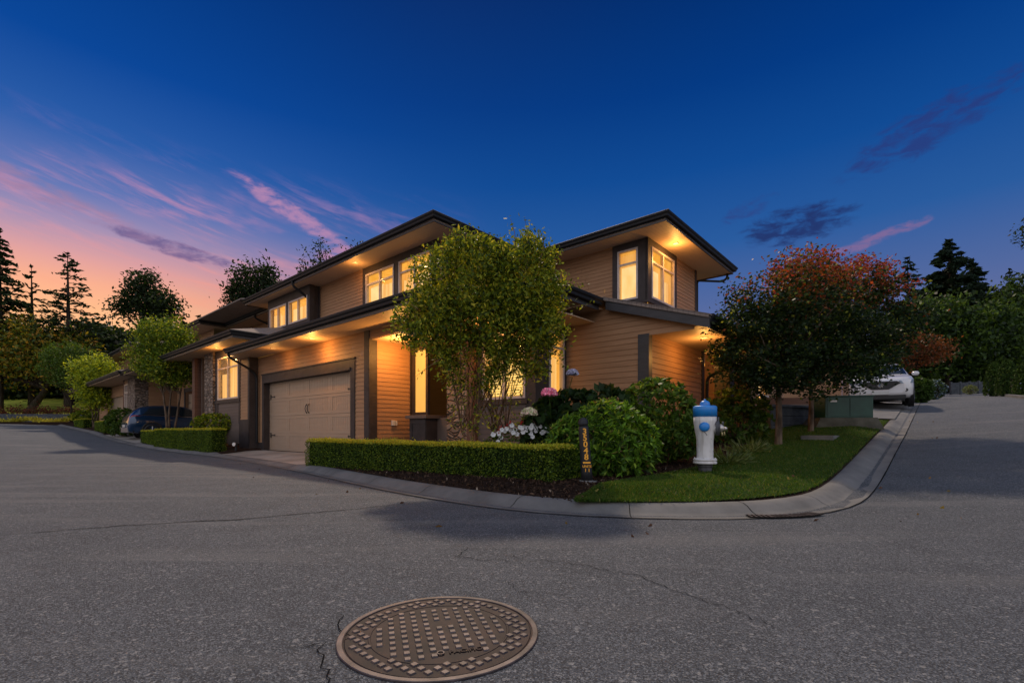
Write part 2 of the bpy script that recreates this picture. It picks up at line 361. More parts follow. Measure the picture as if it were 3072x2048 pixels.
def tree(name, base, lobes, label, cat='tree', group=None, nclump=120, per=60, rad=.16, size=.07, cols=None, seed=1, r0=.07, fork=None, nl=14, bark='bark', shell=.45, aspect=.45, stems=1, m='leaf', flat=1.0, tilt=None, lean=(0, 0)):
    rng = np.random.default_rng(seed); t = thing(name, base, label, cat, group)
    cl = ell(rng, nclump, lobes, shell); C = clumped(rng, cl, per, rad, flat)
    leaf_mesh('crown', C, size, cols, rng, t, aspect, m=m, tilt=tilt)
    mb = MB(); B = Vector(base); fz = fork if fork else (min(l[2] - l[5] * .6 for l in lobes) - base[2])
    tips = cl[rng.choice(len(cl), min(nl, len(cl)), replace=False)]
    for s_ in range(stems):
        off = Vector(((s_ - (stems - 1) / 2) * (.10 if stems < 5 else .055) + rng.normal() * .02, rng.normal() * .06, 0)) if stems > 1 else Vector((0, 0, 0))
        F = B + Vector((lean[0], lean[1], fz)) + off * 3
        k = 1 / math.sqrt(stems)
        mid = B.lerp(F, .5) + off * .5 + Vector((rng.normal() * .02, 0, 0))
        mb.tube([B + off - Vector((0, 0, .08)), B + off + Vector((0, 0, .05)), mid, F], [r0 * k * 1.35, r0 * k * 1.1, r0 * k * .9, r0 * k * .75], 10, False)
        limbs(mb, B, F, tips[s_::stems], r0, r0 * k * .6, rng)
    mb.build('trunk', M[bark], t, smooth=True); return t
# ================================================================== GROUND
def sheet(us, vs, z, name, m, kind='structure'):
    V = [(*XY(u, v), z(u, v)) for u in us for v in vs]; n = len(vs); F = []
    for i in range(len(us) - 1):
        for j in range(n - 1): F.append((i * n + j, (i + 1) * n + j, (i + 1) * n + j + 1, i * n + j + 1))
    mb = MB(); mb.add(V, F); return struct(name, mb, m, True, kind)
fr = lambda a, b, n: [a + (b - a) * i / n for i in range(n + 1)]
sheet(fr(-400, -80, 8)[:-1] + fr(-80, 60, 70) + fr(60, 700, 8)[1:], fr(-200, -20, 5)[:-1] + fr(-20, 130, 75) + fr(130, 900, 8)[1:], lambda u, v: zg(u, v) - .05, 'ground', M['earth'])
sheet(fr(-95, 24, 119), fr(-30, 5.2, 35), zg, 'road', M['asphalt'])
sheet(fr(-1.2, 24, 10), fr(5.2, 96, 100), lambda u, v: zg(u, v) + (.0 if v > 5.3 else 0), 'side_road', M['asphalt'])
# kerb line: asphalt edge, left street -> corner -> right street (u, v)
KL = [(-95, 4.6), (-60, 4.6), (-45, 4.6), (-36, 4.6), (-30, 4.58), (-24, 4.57), (-19, 4.56), (-15.15, 4.55), (-12, 4.33), (-10, 4.10), (-8.5, 3.92), (-7, 3.68), (-5.6, 3.46), (-4.6, 3.33), (-4.0, 3.28), (-3.4, 3.26),
      (-3.0, 3.28), (-2.6, 3.34), (-2.3, 3.43), (-1.87, 3.66), (-1.5, 3.94), (-1.2, 4.20), (-.95, 4.46), (-.78, 4.72), (-.62, 5.1), (-.52, 5.6), (-.48, 6.37), (-.46, 7.2), (-.44, 8), (-.42, 10), (-.38, 13), (-.35, 17), (-.32, 21), (-.28, 26), (-.25, 34), (-.25, 45), (-.25, 60), (-.25, 90)]
def offset_line(L, d):
    out = []
    for i, (u, v) in enumerate(L):
        a = L[max(i - 1, 0)]; b = L[min(i + 1, len(L) - 1)]; t = Vector((b[0] - a[0], b[1] - a[1])).normalized()
        out.append((u - t.y * d, v + t.x * d))
    return out
def resample(L, step):
    out = [L[0]]
    for a, b in zip(L, L[1:]):
        n = max(1, int(math.hypot(b[0] - a[0], b[1] - a[1]) / step))
        for i in range(1, n + 1): out.append((a[0] + (b[0] - a[0]) * i / n, a[1] + (b[1] - a[1]) * i / n))
    return out
def smooth_line(L, it=2):
    for _ in range(it):
        L = [L[0]] + [((a[0] + 2 * b[0] + c[0]) / 4, (a[1] + 2 * b[1] + c[1]) / 4) for a, b, c in zip(L, L[1:], L[2:])] + [L[-1]]
    return L
KS = smooth_line(resample(KL, .35), 4)
def kerb_drop(u, v):     # dropped kerb in front of the drives
    d = 0
    for a, b in ((-15.7, -9.9), (-34.5, -26.5)):
        if v < 5.2: d = max(d, sstep(u, a - .5, a) * (1 - sstep(u, b, b + .5)))
    if v > 16: d = max(d, sstep(v, 16.5, 17.2) * (1 - sstep(v, 27, 28)))
    return d
prof = [(0, .006), (.05, .004), (.16, -.002), (.22, .022), (.28, .062), (.34, .083), (.42, .086), (.445, .075)]
mb = MB(); rows = [offset_line(KS, p[0]) for p in prof]; n = len(KS)
for r, (d, h) in zip(rows, prof):
    mb.v += [(*XY(u, v), zg(*KS[i]) + (h if h < .01 else h * (1 - .62 * kerb_drop(*KS[i])))) for i, (u, v) in enumerate(r)]
for k in range(len(prof) - 1):
    for i in range(n - 1): mb.f.append((k * n + i, k * n + i + 1, (k + 1) * n + i + 1, (k + 1) * n + i))
struct('kerb', mb, M['concrete'], True)
# dark joints across the kerb and along the asphalt edge
mb = MB(); acc = 0
def ribbon(mb, pts, w, dz=.004, zf=None):
    zf = zf or (lambda u, v: zg(u, v)); b = len(mb.v)
    for i, (u, v) in enumerate(pts):
        a = pts[max(i - 1, 0)]; c = pts[min(i + 1, len(pts) - 1)]; t = Vector((c[0] - a[0], c[1] - a[1])).normalized(); ww = w[i] if isinstance(w, list) else w
        for s_ in (-.5, .5): mb.v.append((*XY(u - t.y * ww * s_, v + t.x * ww * s_), zf(u, v) + dz))
    for i in range(len(pts) - 1): mb.f.append((b + 2 * i, b + 2 * i + 1, b + 2 * i + 3, b + 2 * i + 2))
rng = np.random.default_rng(5)
ribbon(mb, KS, [float(.008 + .008 * rng.random()) for _ in KS], .010)
for i in range(2, n - 2):
    acc += math.hypot(KS[i][0] - KS[i - 1][0], KS[i][1] - KS[i - 1][1])
    if acc > (1.15 if KS[i][0] > -6 and KS[i][1] < 12 else 1.6):
        acc = 0; w = .0032
        t = Vector((KS[i + 1][0] - KS[i - 1][0], KS[i + 1][1] - KS[i - 1][1])).normalized(); b = len(mb.v)
        for k, (d, h) in enumerate(prof[:-1]):
            u, v = rows[k][i]; z = zg(*KS[i]) + (h if h < .01 else h * (1 - .62 * kerb_drop(*KS[i]))) + .004
            for s_ in (-w, w): mb.v.append((*XY(u + t.x * s_, v + t.y * s_), z))
        for k in range(len(prof) - 2): mb.f.append((b + 2 * k, b + 2 * k + 1, b + 2 * k + 3, b + 2 * k + 2))
struct('kerb_joints', mb, M['crack'])
# planting soil: loft from kerb back inward
INN = offset_line(KS, .44)
def land_target(u, v, i):
    if v < 5.2 and u < -6: return (u, 11.0)
    if v > 10: return (-7.0, v)
    return (-6.5, 10.5)
def land_z(u, v, t): return zg(u, v) + .080 + .10 * sstep(t, 0, .12)
mb = MB(); NT = 24
for i, (u, v) in enumerate(INN):
    tu, tv = land_target(u, v, i); dr = kerb_drop(*KS[i])
    for j in range(NT + 1):
        t = (j / NT) ** 1.5; uu = u + (tu - u) * t; vv = v + (tv - v) * t
        mb.v.append((*XY(uu, vv), zg(uu, vv) + .080 - .05 * dr + (.09 - .10 * dr) * sstep(t, 0, .10) - .02 * dr))
for i in range(len(INN) - 1):
    for j in range(NT): mb.f.append((i * (NT + 1) + j, (i + 1) * (NT + 1) + j, (i + 1) * (NT + 1) + j + 1, i * (NT + 1) + j + 1))
struct('planting_bed', mb, M['mulch'], True)
def soil(u, v):          # height of the bed at a point, near enough
    if v < 5.0 and u < -2.5:
        k = min(KS, key=lambda p: abs(p[0] - u)); d = v - k[1] - .44
    else:
        k = min(KS, key=lambda p: (p[0] - u) ** 2 + (p[1] - v) ** 2); d = math.hypot(k[0] - u, k[1] - v) - .44
    return zg(u, v) + .080 + .09 * sstep(d, 0, .55)
# lawn at the corner and up the side street
LB = [(-2.52, 3.88), (-2.58, 4.35), (-2.58, 5.0), (-2.56, 5.7), (-2.52, 6.4), (-2.38, 7.2), (-2.34, 8.2), (-2.5, 9.4), (-2.85, 11), (-3.0, 12.5), (-3.0, 14.0), (-2.9, 15.2)]
LK = [(-2.45, 3.72), (-1.95, 4.0), (-1.55, 4.42), (-1.25, 4.85), (-1.06, 5.4), (-.96, 6.2), (-.93, 7.2), (-.90, 8.4), (-.88, 10), (-.86, 12), (-.84, 14), (-.82, 16.2)]
LB = smooth_line(resample(LB, .3), 2); LK = smooth_line(resample(LK, .3), 2)
def lerp_line(L, t):
    x = t * (len(L) - 1); i = min(int(x), len(L) - 2); f = x - i; return (L[i][0] + (L[i + 1][0] - L[i][0]) * f, L[i][1] + (L[i + 1][1] - L[i][1]) * f)
def lawn_pt(s, t):
    a = lerp_line(LK, s); b = lerp_line(LB, s); u = a[0] + (b[0] - a[0]) * t; v = a[1] + (b[1] - a[1]) * t
    return u, v, soil(u, v) + .018 - .03 * (1 if t >= 1 else 0)
mb = MB(); A_, B_ = 60, 14
mb.v = [(*XY(*p[:2]), p[2]) for i in range(A_ + 1) for j in range(B_ + 1) for p in [lawn_pt(i / A_, j / B_)]]
for i in range(A_):
    for j in range(B_): mb.f.append((i * (B_ + 1) + j, (i + 1) * (B_ + 1) + j, (i + 1) * (B_ + 1) + j + 1, i * (B_ + 1) + j + 1))
struct('lawn', mb, M['lawn'], True)
rng = np.random.default_rng(11)
def blades():
    n = 80000; s = rng.random(n) ** 1.7; t = rng.random(n) * 1.02 - .01
    C = np.empty((n, 3))
    for i in range(n):
        u, v, z = lawn_pt(min(s[i], .999), min(max(t[i], 0), .995)); u += rng.normal() * .015; v += rng.normal() * .015
        x, y = XY(u, v); C[i] = (x, y, z + .008)
    d = rng.normal(size=(n, 3)) * .5; d[:, 2] = 1.0
    o = leaf_mesh('grass', C, .042, [((.035, .085, .010), 5), ((.060, .115, .012), 4), ((.11, .14, .02), 1.6), ((.20, .17, .06), .5)], rng, None, .14, dirs=d * 1.5)
    o['kind'] = 'stuff'; o['label'] = 'short green grass growing on the corner lawn'; o['category'] = 'grass'
blades()
# bark chips on the beds
def chips():
    n = 16000; C = []
    while len(C) < n:
        if rng.random() < .6: u = rng.uniform(-9.1, -2.0); v = rng.uniform(3.7, 6.5)
        else: u = rng.uniform(-4.2, -2.3); v = rng.uniform(4, 12)
        if v < 5 and u < -2.5:
            k = min(KL, key=lambda p: abs(p[0] - u)); kv = np.interp(u, [p[0] for p in KL[:17]], [p[1] for p in KL[:17]])
            if v < kv + .46: continue
        elif v < 6.4 and u > -2.5: continue
        x, y = XY(u, v); C.append((x, y, soil(u, v) + .006))
    o = leaf_mesh('bark_chips', np.array(C), .035, [((.05, .028, .018), 5), ((.09, .055, .035), 2), ((.02, .012, .01), 4), ((.28, .22, .17), .25)], rng, None, .4, m='petal', jitter=.7)
    o['kind'] = 'stuff'; o['label'] = 'dark bark chips covering the planting bed'; o['category'] = 'mulch'
chips()
_r = np.random.default_rng(12); Cf = []
for i_ in range(54):
    k_ = KS[int(_r.integers(0, len(KS)))] if False else KL[int(_r.integers(8, 33))]; u, v = k_; o_ = abs(_r.normal()) * .5
    if i_ % 3 == 0: u, v, zz = lawn_pt(_r.random() * .9, _r.random() * .9); zz += .03
    else: u, v = u + _r.normal() * .5, v - .04 - o_ * (1 if v < 4.5 else .2); u = u + (.1 + o_ * .6 if v > 4.5 else 0); zz = zg(u, v) + .006
    Cf.append((*XY(u, v), zz))
o = leaf_mesh('fallen_leaves', np.array(Cf), .045, [((.22, .12, .04), 3), ((.30, .22, .06), 2), ((.10, .05, .03), 3)], _r, None, .6, m='petal', dirs=np.tile(np.array([1.0, .3, 0.0]), (len(Cf), 1)) * .3); o['kind'] = 'stuff'; o['label'] = 'dry fallen leaves scattered along the gutter and on the lawn'; o['category'] = 'leaves'
# driveways
def drive(u0, u1, v1, dz, name):
    us = fr(u0, u1, 14); m_ = 8; V = []; F = []
    for u in us:
        a = float(np.interp(u, [p[0] for p in KL[:17]], [p[1] for p in KL[:17]])) + .43
        for k_ in range(m_ + 1):
            v = a + (v1 - a) * (k_ / m_) ** 1.3; V.append((*XY(u, v), zg(u, v) + .036 + (dz - .036) * sstep(v, a, a + 1.0)))
    for i in range(len(us) - 1):
        for k_ in range(m_): F.append((i * (m_ + 1) + k_, (i + 1) * (m_ + 1) + k_, (i + 1) * (m_ + 1) + k_ + 1, i * (m_ + 1) + k_ + 1))
    mb = MB(); mb.add(V, F); struct(name, mb, M['drive_concrete'], True)
M['drive_concrete'] = mat('driveway_concrete', rough=.85, fn=vary((.20, .18, .155), (.33, .30, .265), 1.4, 6, .25, 110, dist=.004))
# asphalt cracks
def crack(pts, w, seed, name='crack'):
    r = np.random.default_rng(seed); P = resample([UV(x, y) for x, y in pts], .022 if w < .012 else .05); out = []; o = 0
    for i, (u, v) in enumerate(P):
        o = o * .75 + r.normal() * .010; out.append((u + o, v + r.normal() * .010 - o))
    W_ = [float(max(.0015, w * (.5 + r.random()) * math.sin(math.pi * (i + .5) / len(out)) ** .3)) for i in range(len(out))]
    ribbon(CR, out, W_, .005)
CR = MB()
crack([(-3.65, 3.40), (-2.9, 3.8), (-2.2, 4.05), (-1.6, 4.45), (-1.2, 4.75)], .016, 1)
crack([(-.70, 1.98), (-.66, 1.83), (-.60, 1.76), (-.585, 1.72), (-.60, 1.72)], .004, 2)
crack([(-.73, 1.70), (-.66, 1.61), (-.62, 1.56), (-.60, 1.50), (-.56, 1.46), (-.53, 1.38)], .0045, 3)
crack([(-.14, 2.9), (.06, 2.75), (.28, 2.72), (.50, 2.55), (.66, 2.40), (.80, 2.15), (.92, 2.02), (1.0, 1.8)], .004, 4)
crack([(-.28, 3.05), (-.33, 2.82), (-.14, 2.76), (.05, 2.72)], .004, 6)
crack([(-.02, 2.35), (.03, 2.2), (.15, 2.12), (.30, 2.10)], .003, 7)
struct('road_cracks', CR, M['crack'])
drive(-16.0, -9.35, 6.28, .115, 'driveway')
drive(-34.3, -26.6, 11.0, .14, 'driveway')
sheet(fr(-5.6, -.72, 8), fr(17.2, 27.5, 12), lambda u, v: zg(u, v) + .062 + .16 * sstep(-u, 1.0, 2.0), 'driveway', M['concrete'])
# ================================================================== HOUSES
def fA(V): return lambda s, d, z: (*XY(s, V - d), z)      # wall facing the left street
def fB(U): return lambda s, d, z: (*XY(U + d, s), z)      # wall facing the side street
EXPO = .104; jr = random.Random(4)
def lap(f, s0, s1, z0, z1, parent, holes=(), m='siding', lim=None, name='wall'):
    mb = MB(); z = z0
    while z < z1 - .004:
        zt = min(z + EXPO, z1); zm = (z + zt) / 2; segs = [(s0, s1)]
        if lim: segs = [lim(zm)] if lim(zm)[1] > lim(zm)[0] else []
        for h in holes:
            if h[2] - .02 < zm < h[3] + .02:
                ns = []
                for a, b in segs:
                    if h[0] > a: ns.append((a, min(b, h[0])))
                    if h[1] < b: ns.append((max(a, h[1]), b))
                segs = [x for x in ns if x[1] - x[0] > .005]
        cuts = []
        for a, b in segs:
            c = a
            while b - c > 2.2:
                j_ = c + 1.2 + 2.2 * jr.random()
                if j_ > b - .25: break
                cuts.append((c, j_ - .0025)); c = j_ + .0025
            cuts.append((c, b))
        for a, b in cuts:
            mb.add([f(a, .002, z), f(b, .002, z), f(b, .016, z), f(a, .016, z), f(b, .004, zt), f(a, .004, zt)], [(0, 1, 2, 3), (3, 2, 4, 5)])
        z = zt
    return mb.build(name, M[m], parent)
def board(f, rects, parent, name, m='trim', d0=0.0, d1=.03, bevel=0):
    mb = MB()
    for r in rects: mb.box(r[0], r[1], d0, r[4] if len(r) > 4 else d1, r[2], r[3], f)
    return mb.build(name, M[m], parent, bevel=bevel)
def window(f, s0, s1, z0, z1, parent, nx=2, rail=None, cover='shade', covers=None, depth=1.4, base=0.0, name='window', ceil=None, ext=(.5, .5)):
    w = .05; mb = MB(); d0, d1 = base - .05, base + .045
    mb.box(s0, s0 + w, d0, d1, z0, z1, f); mb.box(s1 - w, s1, d0, d1, z0, z1, f)
    mb.box(s0 + w, s1 - w, d0, d1, z0, z0 + w, f); mb.box(s0 + w, s1 - w, d0, d1, z1 - w, z1, f)
    xs = [s0 + w + (s1 - s0 - 2 * w) * i / nx for i in range(nx + 1)]
    for x in xs[1:-1]: mb.box(x - .022, x + .022, d0, d1 - .006, z0 + w, z1 - w, f)
    if rail:
        for a, b in zip(xs, xs[1:]): mb.box(a + (.022 if a != xs[0] else 0), b - (.022 if b != xs[-1] else 0), d0, d1 - .01, rail - .022, rail + .022, f)
    fo = mb.build(name, M['frame'], parent)
    zs = [z0 + w, rail, z1 - w] if rail else [z0 + w, z1 - w]
    mb = MB()
    for a, b in zip(xs, xs[1:]):
        for c, e in zip(zs, zs[1:]): mb.add([f(a, base, c), f(b, base, c), f(b, base, e), f(a, base, e)], [(0, 1, 2, 3)])
    mb.build('pane', M['glass'], fo)
    a, b, t = s0 - ext[0], s1 + ext[1], base - depth; zc = ceil or z1 + .04; lo = z0 - .25
    mb = MB(); mb.add([f(a, t, lo), f(b, t, lo), f(b, t, zc), f(a, t, zc), f(a, base - .06, lo), f(b, base - .06, lo), f(b, base - .06, zc), f(a, base - .06, zc)],
                      [(0, 1, 2, 3), (4, 0, 3, 7), (1, 5, 6, 2), (4, 5, 1, 0)])
    mb.build('lit_room', M['room_wall'], fo)
    mb = MB(); mb.add([f(a, t, zc), f(b, t, zc), f(b, base - .06, zc), f(a, base - .06, zc)], [(0, 1, 2, 3)])
    mb.build('room_ceiling', M['room_ceiling'], fo)
    for i, cv in enumerate(covers or [(cover, 0, 1, .72)]):
        kind, q0, q1, top = cv; ca = s0 + w + (s1 - s0 - 2 * w) * q0; cb = s0 + w + (s1 - s0 - 2 * w) * q1; ct = z0 + (z1 - z0) * top
        mb = MB(); dd = base - .12
        if kind == 'slat':
            z = z0 + .03; sb = MB()
            while z < ct:
                sb.add([f(ca, dd + .018, z), f(cb, dd + .018, z), f(cb, dd - .010, z + .036), f(ca, dd - .010, z + .036)], [(0, 1, 2, 3)]); z += .052
            bo = sb.build('venetian_blind', M['slat'], fo)
            mb.add([f(ca, dd - .05, z0), f(cb, dd - .05, z0), f(cb, dd - .05, ct), f(ca, dd - .05, ct)], [(0, 1, 2, 3)]); mb.build('blind_backing', M['slat_back'], fo)
        elif kind == 'curtain':
            k = max(6, int((cb - ca) / .03)); vs_ = []
            for j in range(k + 1):
                s_ = ca + (cb - ca) * j / k; d_ = dd + .025 * math.sin(j * 1.25 + i); vs_ += [f(s_, d_, z0 + .01), f(s_, d_, ct)]
            mb.add(vs_, [(2 * j, 2 * j + 2, 2 * j + 3, 2 * j + 1) for j in range(k)]); mb.build('curtain', M['curtain'], fo, smooth=True)
        else:
            mb.add([f(ca, dd, z0), f(cb, dd, z0), f(cb, dd, ct), f(ca, dd, ct)], [(0, 1, 2, 3)]); mb.build('roller_blind', M['shade'], fo)
    return fo
def sweep(path, profile, mb):
    n = len(path); P = []
    for i, (u, v) in enumerate(path):
        a = Vector((u - path[i - 1][0], v - path[i - 1][1])).normalized() if i else None
        b = Vector((path[i + 1][0] - u, path[i + 1][1] - v)).normalized() if i < n - 1 else None
        a = a or b; b = b or a; na = Vector((a.y, -a.x)); nb_ = Vector((b.y, -b.x)); m_ = (na + nb_) / (1 + na.dot(nb_))
        P.append([(*XY(u + m_.x * d, v + m_.y * d), z) for d, z in profile])
    k = len(profile); base = len(mb.v)
    for r in P: mb.v += r
    for i in range(n - 1):
        for j in range(k): mb.f.append((base + i * k + j, base + i * k + (j + 1) % k, base + (i + 1) * k + (j + 1) % k, base + (i + 1) * k + j))
    mb.f.append(tuple(base + j for j in range(k))); mb.f.append(tuple(base + (n - 1) * k + j for j in reversed(range(k))))
def eave(path, zs, parent, gutter=True):
    """fascia board with a K-profile gutter hung on it; zs = soffit height"""
    mb = MB(); sweep(path, [(-.03, zs - .035), (.0, zs - .035), (.0, zs + .16), (-.03, zs + .16)], mb); fo = mb.build('fascia', M['fascia'], parent)
    if gutter:
        mb = MB(); z = zs + .045
        sweep(path, [(.003, z), (.062, z), (.075, z + .012), (.080, z + .055), (.108, z + .085), (.115, z + .125), (.105, z + .137), (.003, z + .137)], mb)
        mb.build('gutter', M['gutter'], parent)
def slab(pts, parent, m, name, th=.02):
    """horizontal polygon (u,v) at z with thickness"""
    z = pts[0]; L = pts[1]; n = len(L); mb = MB()
    mb.add([(*XY(u, v), z) for u, v in L] + [(*XY(u, v), z + th) for u, v in L], [tuple(range(n)), tuple(range(2 * n - 1, n - 1, -1))] + [(i, (i + 1) % n, (i + 1) % n + n, i + n) for i in range(n)])
    return mb.build(name, M[m], parent)
def roofp(P, parent, name='roof', th=.06):
    """sloping roof slab given by (u,v,z) corners"""
    n = len(P); mb = MB(); mb.add([(*XY(u, v), z) for u, v, z in P] + [(*XY(u, v), z - th) for u, v, z in P], [tuple(range(n)), tuple(range(2 * n - 1, n - 1, -1))] + [(i, (i + 1) % n, (i + 1) % n + n, i + n) for i in range(n)])
    return mb.build(name, M['shingle'], parent)
def downlight(u, v, z, parent, power, soft=False, spot=False):
    x, y = XY(u, v)
    mb = MB(); mb.lathe([(.050, -.004), (.082, -.004), (.085, -.009), (.055, -.012), (.050, -.008)], 20, (x, y, z)); lo = mb.build('downlight', M['white'], parent, smooth=True)
    mb = MB(); mb.lathe([(.002, -.006), (.050, -.006)], 20, (x, y, z)); mb.build('lens', M['lamp_low' if soft else 'lamp'], lo)
    if power:
        l = bpy.data.lights.new('downlight_glow', 'POINT'); l.energy = power * 2.3; l.color = (1.0, .46, .105); l.shadow_soft_size = .05
        o = bpy.data.objects.new('downlight_glow', l); COL.objects.link(o); o.location = (x, y, z - .30)
def pipe(pts, parent, r=.035, name='downspout'):
    mb = MB(); P = [Vector((*XY(u, v), z)) for u, v, z in pts]; Q = [P[0]]
    for a, b, c in zip(P, P[1:], P[2:]):
        l = min(.10, (b - a).length / 2.2, (c - b).length / 2.2); p0 = b + (a - b).normalized() * l; p2 = b + (c - b).normalized() * l
        Q += [p0, (p0 + 2 * b + p2) / 4, p2]
    Q.append(P[-1]); mb.tube(Q, r, 8); return mb.build(name, M['gutter'], parent, smooth=False)
def gdoor(f, s0, s1, z0, z1, parent):
    """sectional carriage door in beaded panels"""
    mb = MB(); mb.box(s0, s1, -.05, 0, z0, z1, f); rows_ = 4; h = (z1 - z0) / rows_
    for r in range(rows_):
        a, b = z0 + r * h + .006, z0 + (r + 1) * h - .006; st = .10; npan = 4; pw = (s1 - s0) / npan
        mb.box(s0 + .004, s1 - .004, .0, .018, a, a + .075, f); mb.box(s0 + .004, s1 - .004, 0, .018, b - .075, b, f)
        for p in range(npan):
            c, d = s0 + p * pw, s0 + (p + 1) * pw
            mb.box(c + .004, c + st, 0, .0175, a + .075, b - .075, f); mb.box(d - st, d - .004, 0, .0175, a + .075, b - .075, f)
            k = int((pw - 2 * st) / .088); w = (pw - 2 * st) / k
            for j in range(k): mb.box(c + st + j * w + .004, c + st + (j + 1) * w - .004, 0, .008, a + .075, b - .075, f)
    g = mb.build('garage_door', M['door'], parent)
    def hinge(s, z, sg):
        mb = MB(); mb.box(min(s, s + sg * .06), max(s, s + sg * .06), .018, .028, z - .075, z + .075, f); mb.box(min(s, s + sg * .30), max(s, s + sg * .30), .020, .030, z - .014, z + .014, f)
        mb.box(min(s + sg * .28, s + sg * .34), max(s + sg * .28, s + sg * .34), .018, .028, z - .026, z + .026, f); mb.build('hinge', M['iron'], g)
    for z in (z0 + .48, z1 - .46): hinge(s0 + .08, z, 1); hinge(s1 - .08, z, -1)
    mid = (s0 + s1) / 2
    for q in (-.075, .055):
        mb = MB(); mb.tube([f(mid + q + .03, .02, z0 + 1.38), f(mid + q + .018, .055, z0 + 1.33), f(mid + q - .014, .06, z0 + 1.25), f(mid + q + .018, .055, z0 + 1.17), f(mid + q + .03, .02, z0 + 1.12)], [.014, .011, .010, .011, .014], 8)
        mb.build('handle', M['iron'], g, smooth=True)
    return g
H = thing('townhouse', (*XY(-10, 9), .1), 'two-storey corner townhouse in tan lap siding with lit windows and wide garage door', 'house', 'townhouses along the left street')
# --- garage front
GA = fA(6.25); zS = 3.10
lap(GA, -16.42, -9.98, .36, zS, H, [(-15.93, -10.73, 0, 2.30)])
board(GA, [(-16.42, -16.07, .02, .36)], H, 'plinth', 'trim', -.02, .022); board(GA, [(-10.52, -9.95, .02, .36)], H, 'plinth', 'trim', -.02, .022)
board(GA, [(-16.06, -15.93, .12, 2.30), (-10.73, -10.53, .12, 2.30), (-16.06, -10.53, 2.30, 2.50), (-16.08, -10.50, 2.50, 2.53, .055)], H, 'door_trim', 'trim', -.001, .032)
board(GA, [(-15.95, -10.71, 2.235, 2.30)], H, 'door_cap', 'trim', -.17, .06)
mb = MB(); mb.ub(-15.96, -15.93, 6.25, 6.45, .10, 2.30); mb.ub(-10.73, -10.70, 6.25, 6.45, .10, 2.30); mb.ub(-15.93, -10.73, 6.251, 6.45, 2.29, 2.32); mb.build('door_jamb', M['trim'], H)
gdoor(fA(6.42), -15.93, -10.73, .115, 2.26, H)
board(GA, [(-10.12, -9.905, .36, zS)], H, 'corner_board', 'trim', -.01, .026)
GB = fB(-9.92); board(GB, [(6.224, 6.44, .34, zS - .18)], H, 'corner_board', 'trim', -.005, .024)
lap(GB, 6.40, 7.45, .36, zS, H); board(GB, [(6.40, 7.45, .05, .36)], H, 'plinth', 'trim', -.02, .02)
board(GB, [(7.40, 7.52, .36, zS)], H, 'corner_board', 'trim', -.01, .03)
mb = MB(); mb.box(6.84, 6.93, .012, .06, .86, .99, GB); mb.box(6.95, 7.00, .012, .05, .86, .98, GB); mb.build('meter_box', M['white'], H, bevel=.006)
# header over the entry, entry ceiling
lap(GA, -9.92, -5.0, 2.90, zS, H); slab((2.885, [(-9.9, 6.27), (-5.0, 6.27), (-5.0, 8.6), (-9.9, 8.6)]), H, 'soffit', 'soffit')
# sidelight, pedestal, door, stone pier
board(fA(7.46), [(-9.86, -9.76, 1.1, 2.9), (-9.32, -9.24, 1.1, 2.9), (-9.76, -9.32, 1.1, 1.2), (-9.76, -9.32, 2.75, 2.9)], H, 'sidelight_frame', 'trim', -.04, .03)
board(fA(7.46), [(-9.76, -9.32, 1.2, 2.75)], H, 'sidelight', 'frosted', -.03, -.005)
mb = MB(); mb.ub(-9.28, -8.66, 6.92, 7.50, .05, 1.02); pd_ = mb.build('pedestal', M['trim'], H); mb = MB(); mb.ub(-9.36, -8.58, 6.85, 7.56, 1.02, 1.10); mb.build('cap', M['panel'], pd_, bevel=.008)
board(fA(6.92), [(-9.26, -9.17, .2, 1.0), (-8.77, -8.68, .2, 1.0), (-9.17, -8.77, .9, 1.0)], H, 'pedestal_trim', 'trim', -.001, .014)
mb = MB(); mb.ub(-9.25, -7.3, 8.55, 8.6, .1, 2.9); mb.build('entry_wall', M['siding'], H)
board(fA(8.55), [(-9.2, -8.25, .15, 2.35)], H, 'front_door', 'dark', -.001, .04)
mb = MB(); mb.ub(-8.22, -7.46, 7.16, 7.60, .05, 2.88); mb.build('stone_pier', M['stone'], H)
mb = MB(); mb.ub(-7.46, -7.26, 7.05, 7.25, .05, 2.88); mb.build('porch_post', M['fence'], H, bevel=.006)
mb = MB(); mb.ub(-8.66, -8.22, 7.25, 7.35, .05, 1.04); mb.build('low_wall', M['panel'], H)
# bay
BA = fA(7.20); lap(BA, -7.26, -5.68, .36, 2.9, H, [(-7.08, -5.92, 1.39, 2.74)], m='panel')
board(BA, [(-7.20, -7.08, 1.3, 2.88), (-5.92, -5.70, .3, 2.88), (-7.08, -5.92, 2.74, 2.88), (-7.2, -5.86, 1.27, 1.37, .06)], H, 'window_trim', 'trim', -.001, .028)
window(BA, -7.08, -5.92, 1.38, 2.74, H, 2, None, covers=[('slat', 0, .5, 1.0), ('slat', .5, 1, .9)], depth=.38, ext=(.1, .12))
BB = fB(-5.70); lap(BB, 7.2, 8.22, .36, 2.9, H, [(7.60, 8.12, 1.0, 2.74)], m='panel')
board(BB, [(7.17, 7.60, .3, 2.88), (8.12, 8.24, .3, 2.88), (7.6, 8.12, 2.74, 2.88)], H, 'window_trim', 'trim', -.001, .028)
window(BB, 7.60, 8.12, 1.0, 2.74, H, 1, 2.42, 'curtain', ext=(.0, .05), depth=.9)
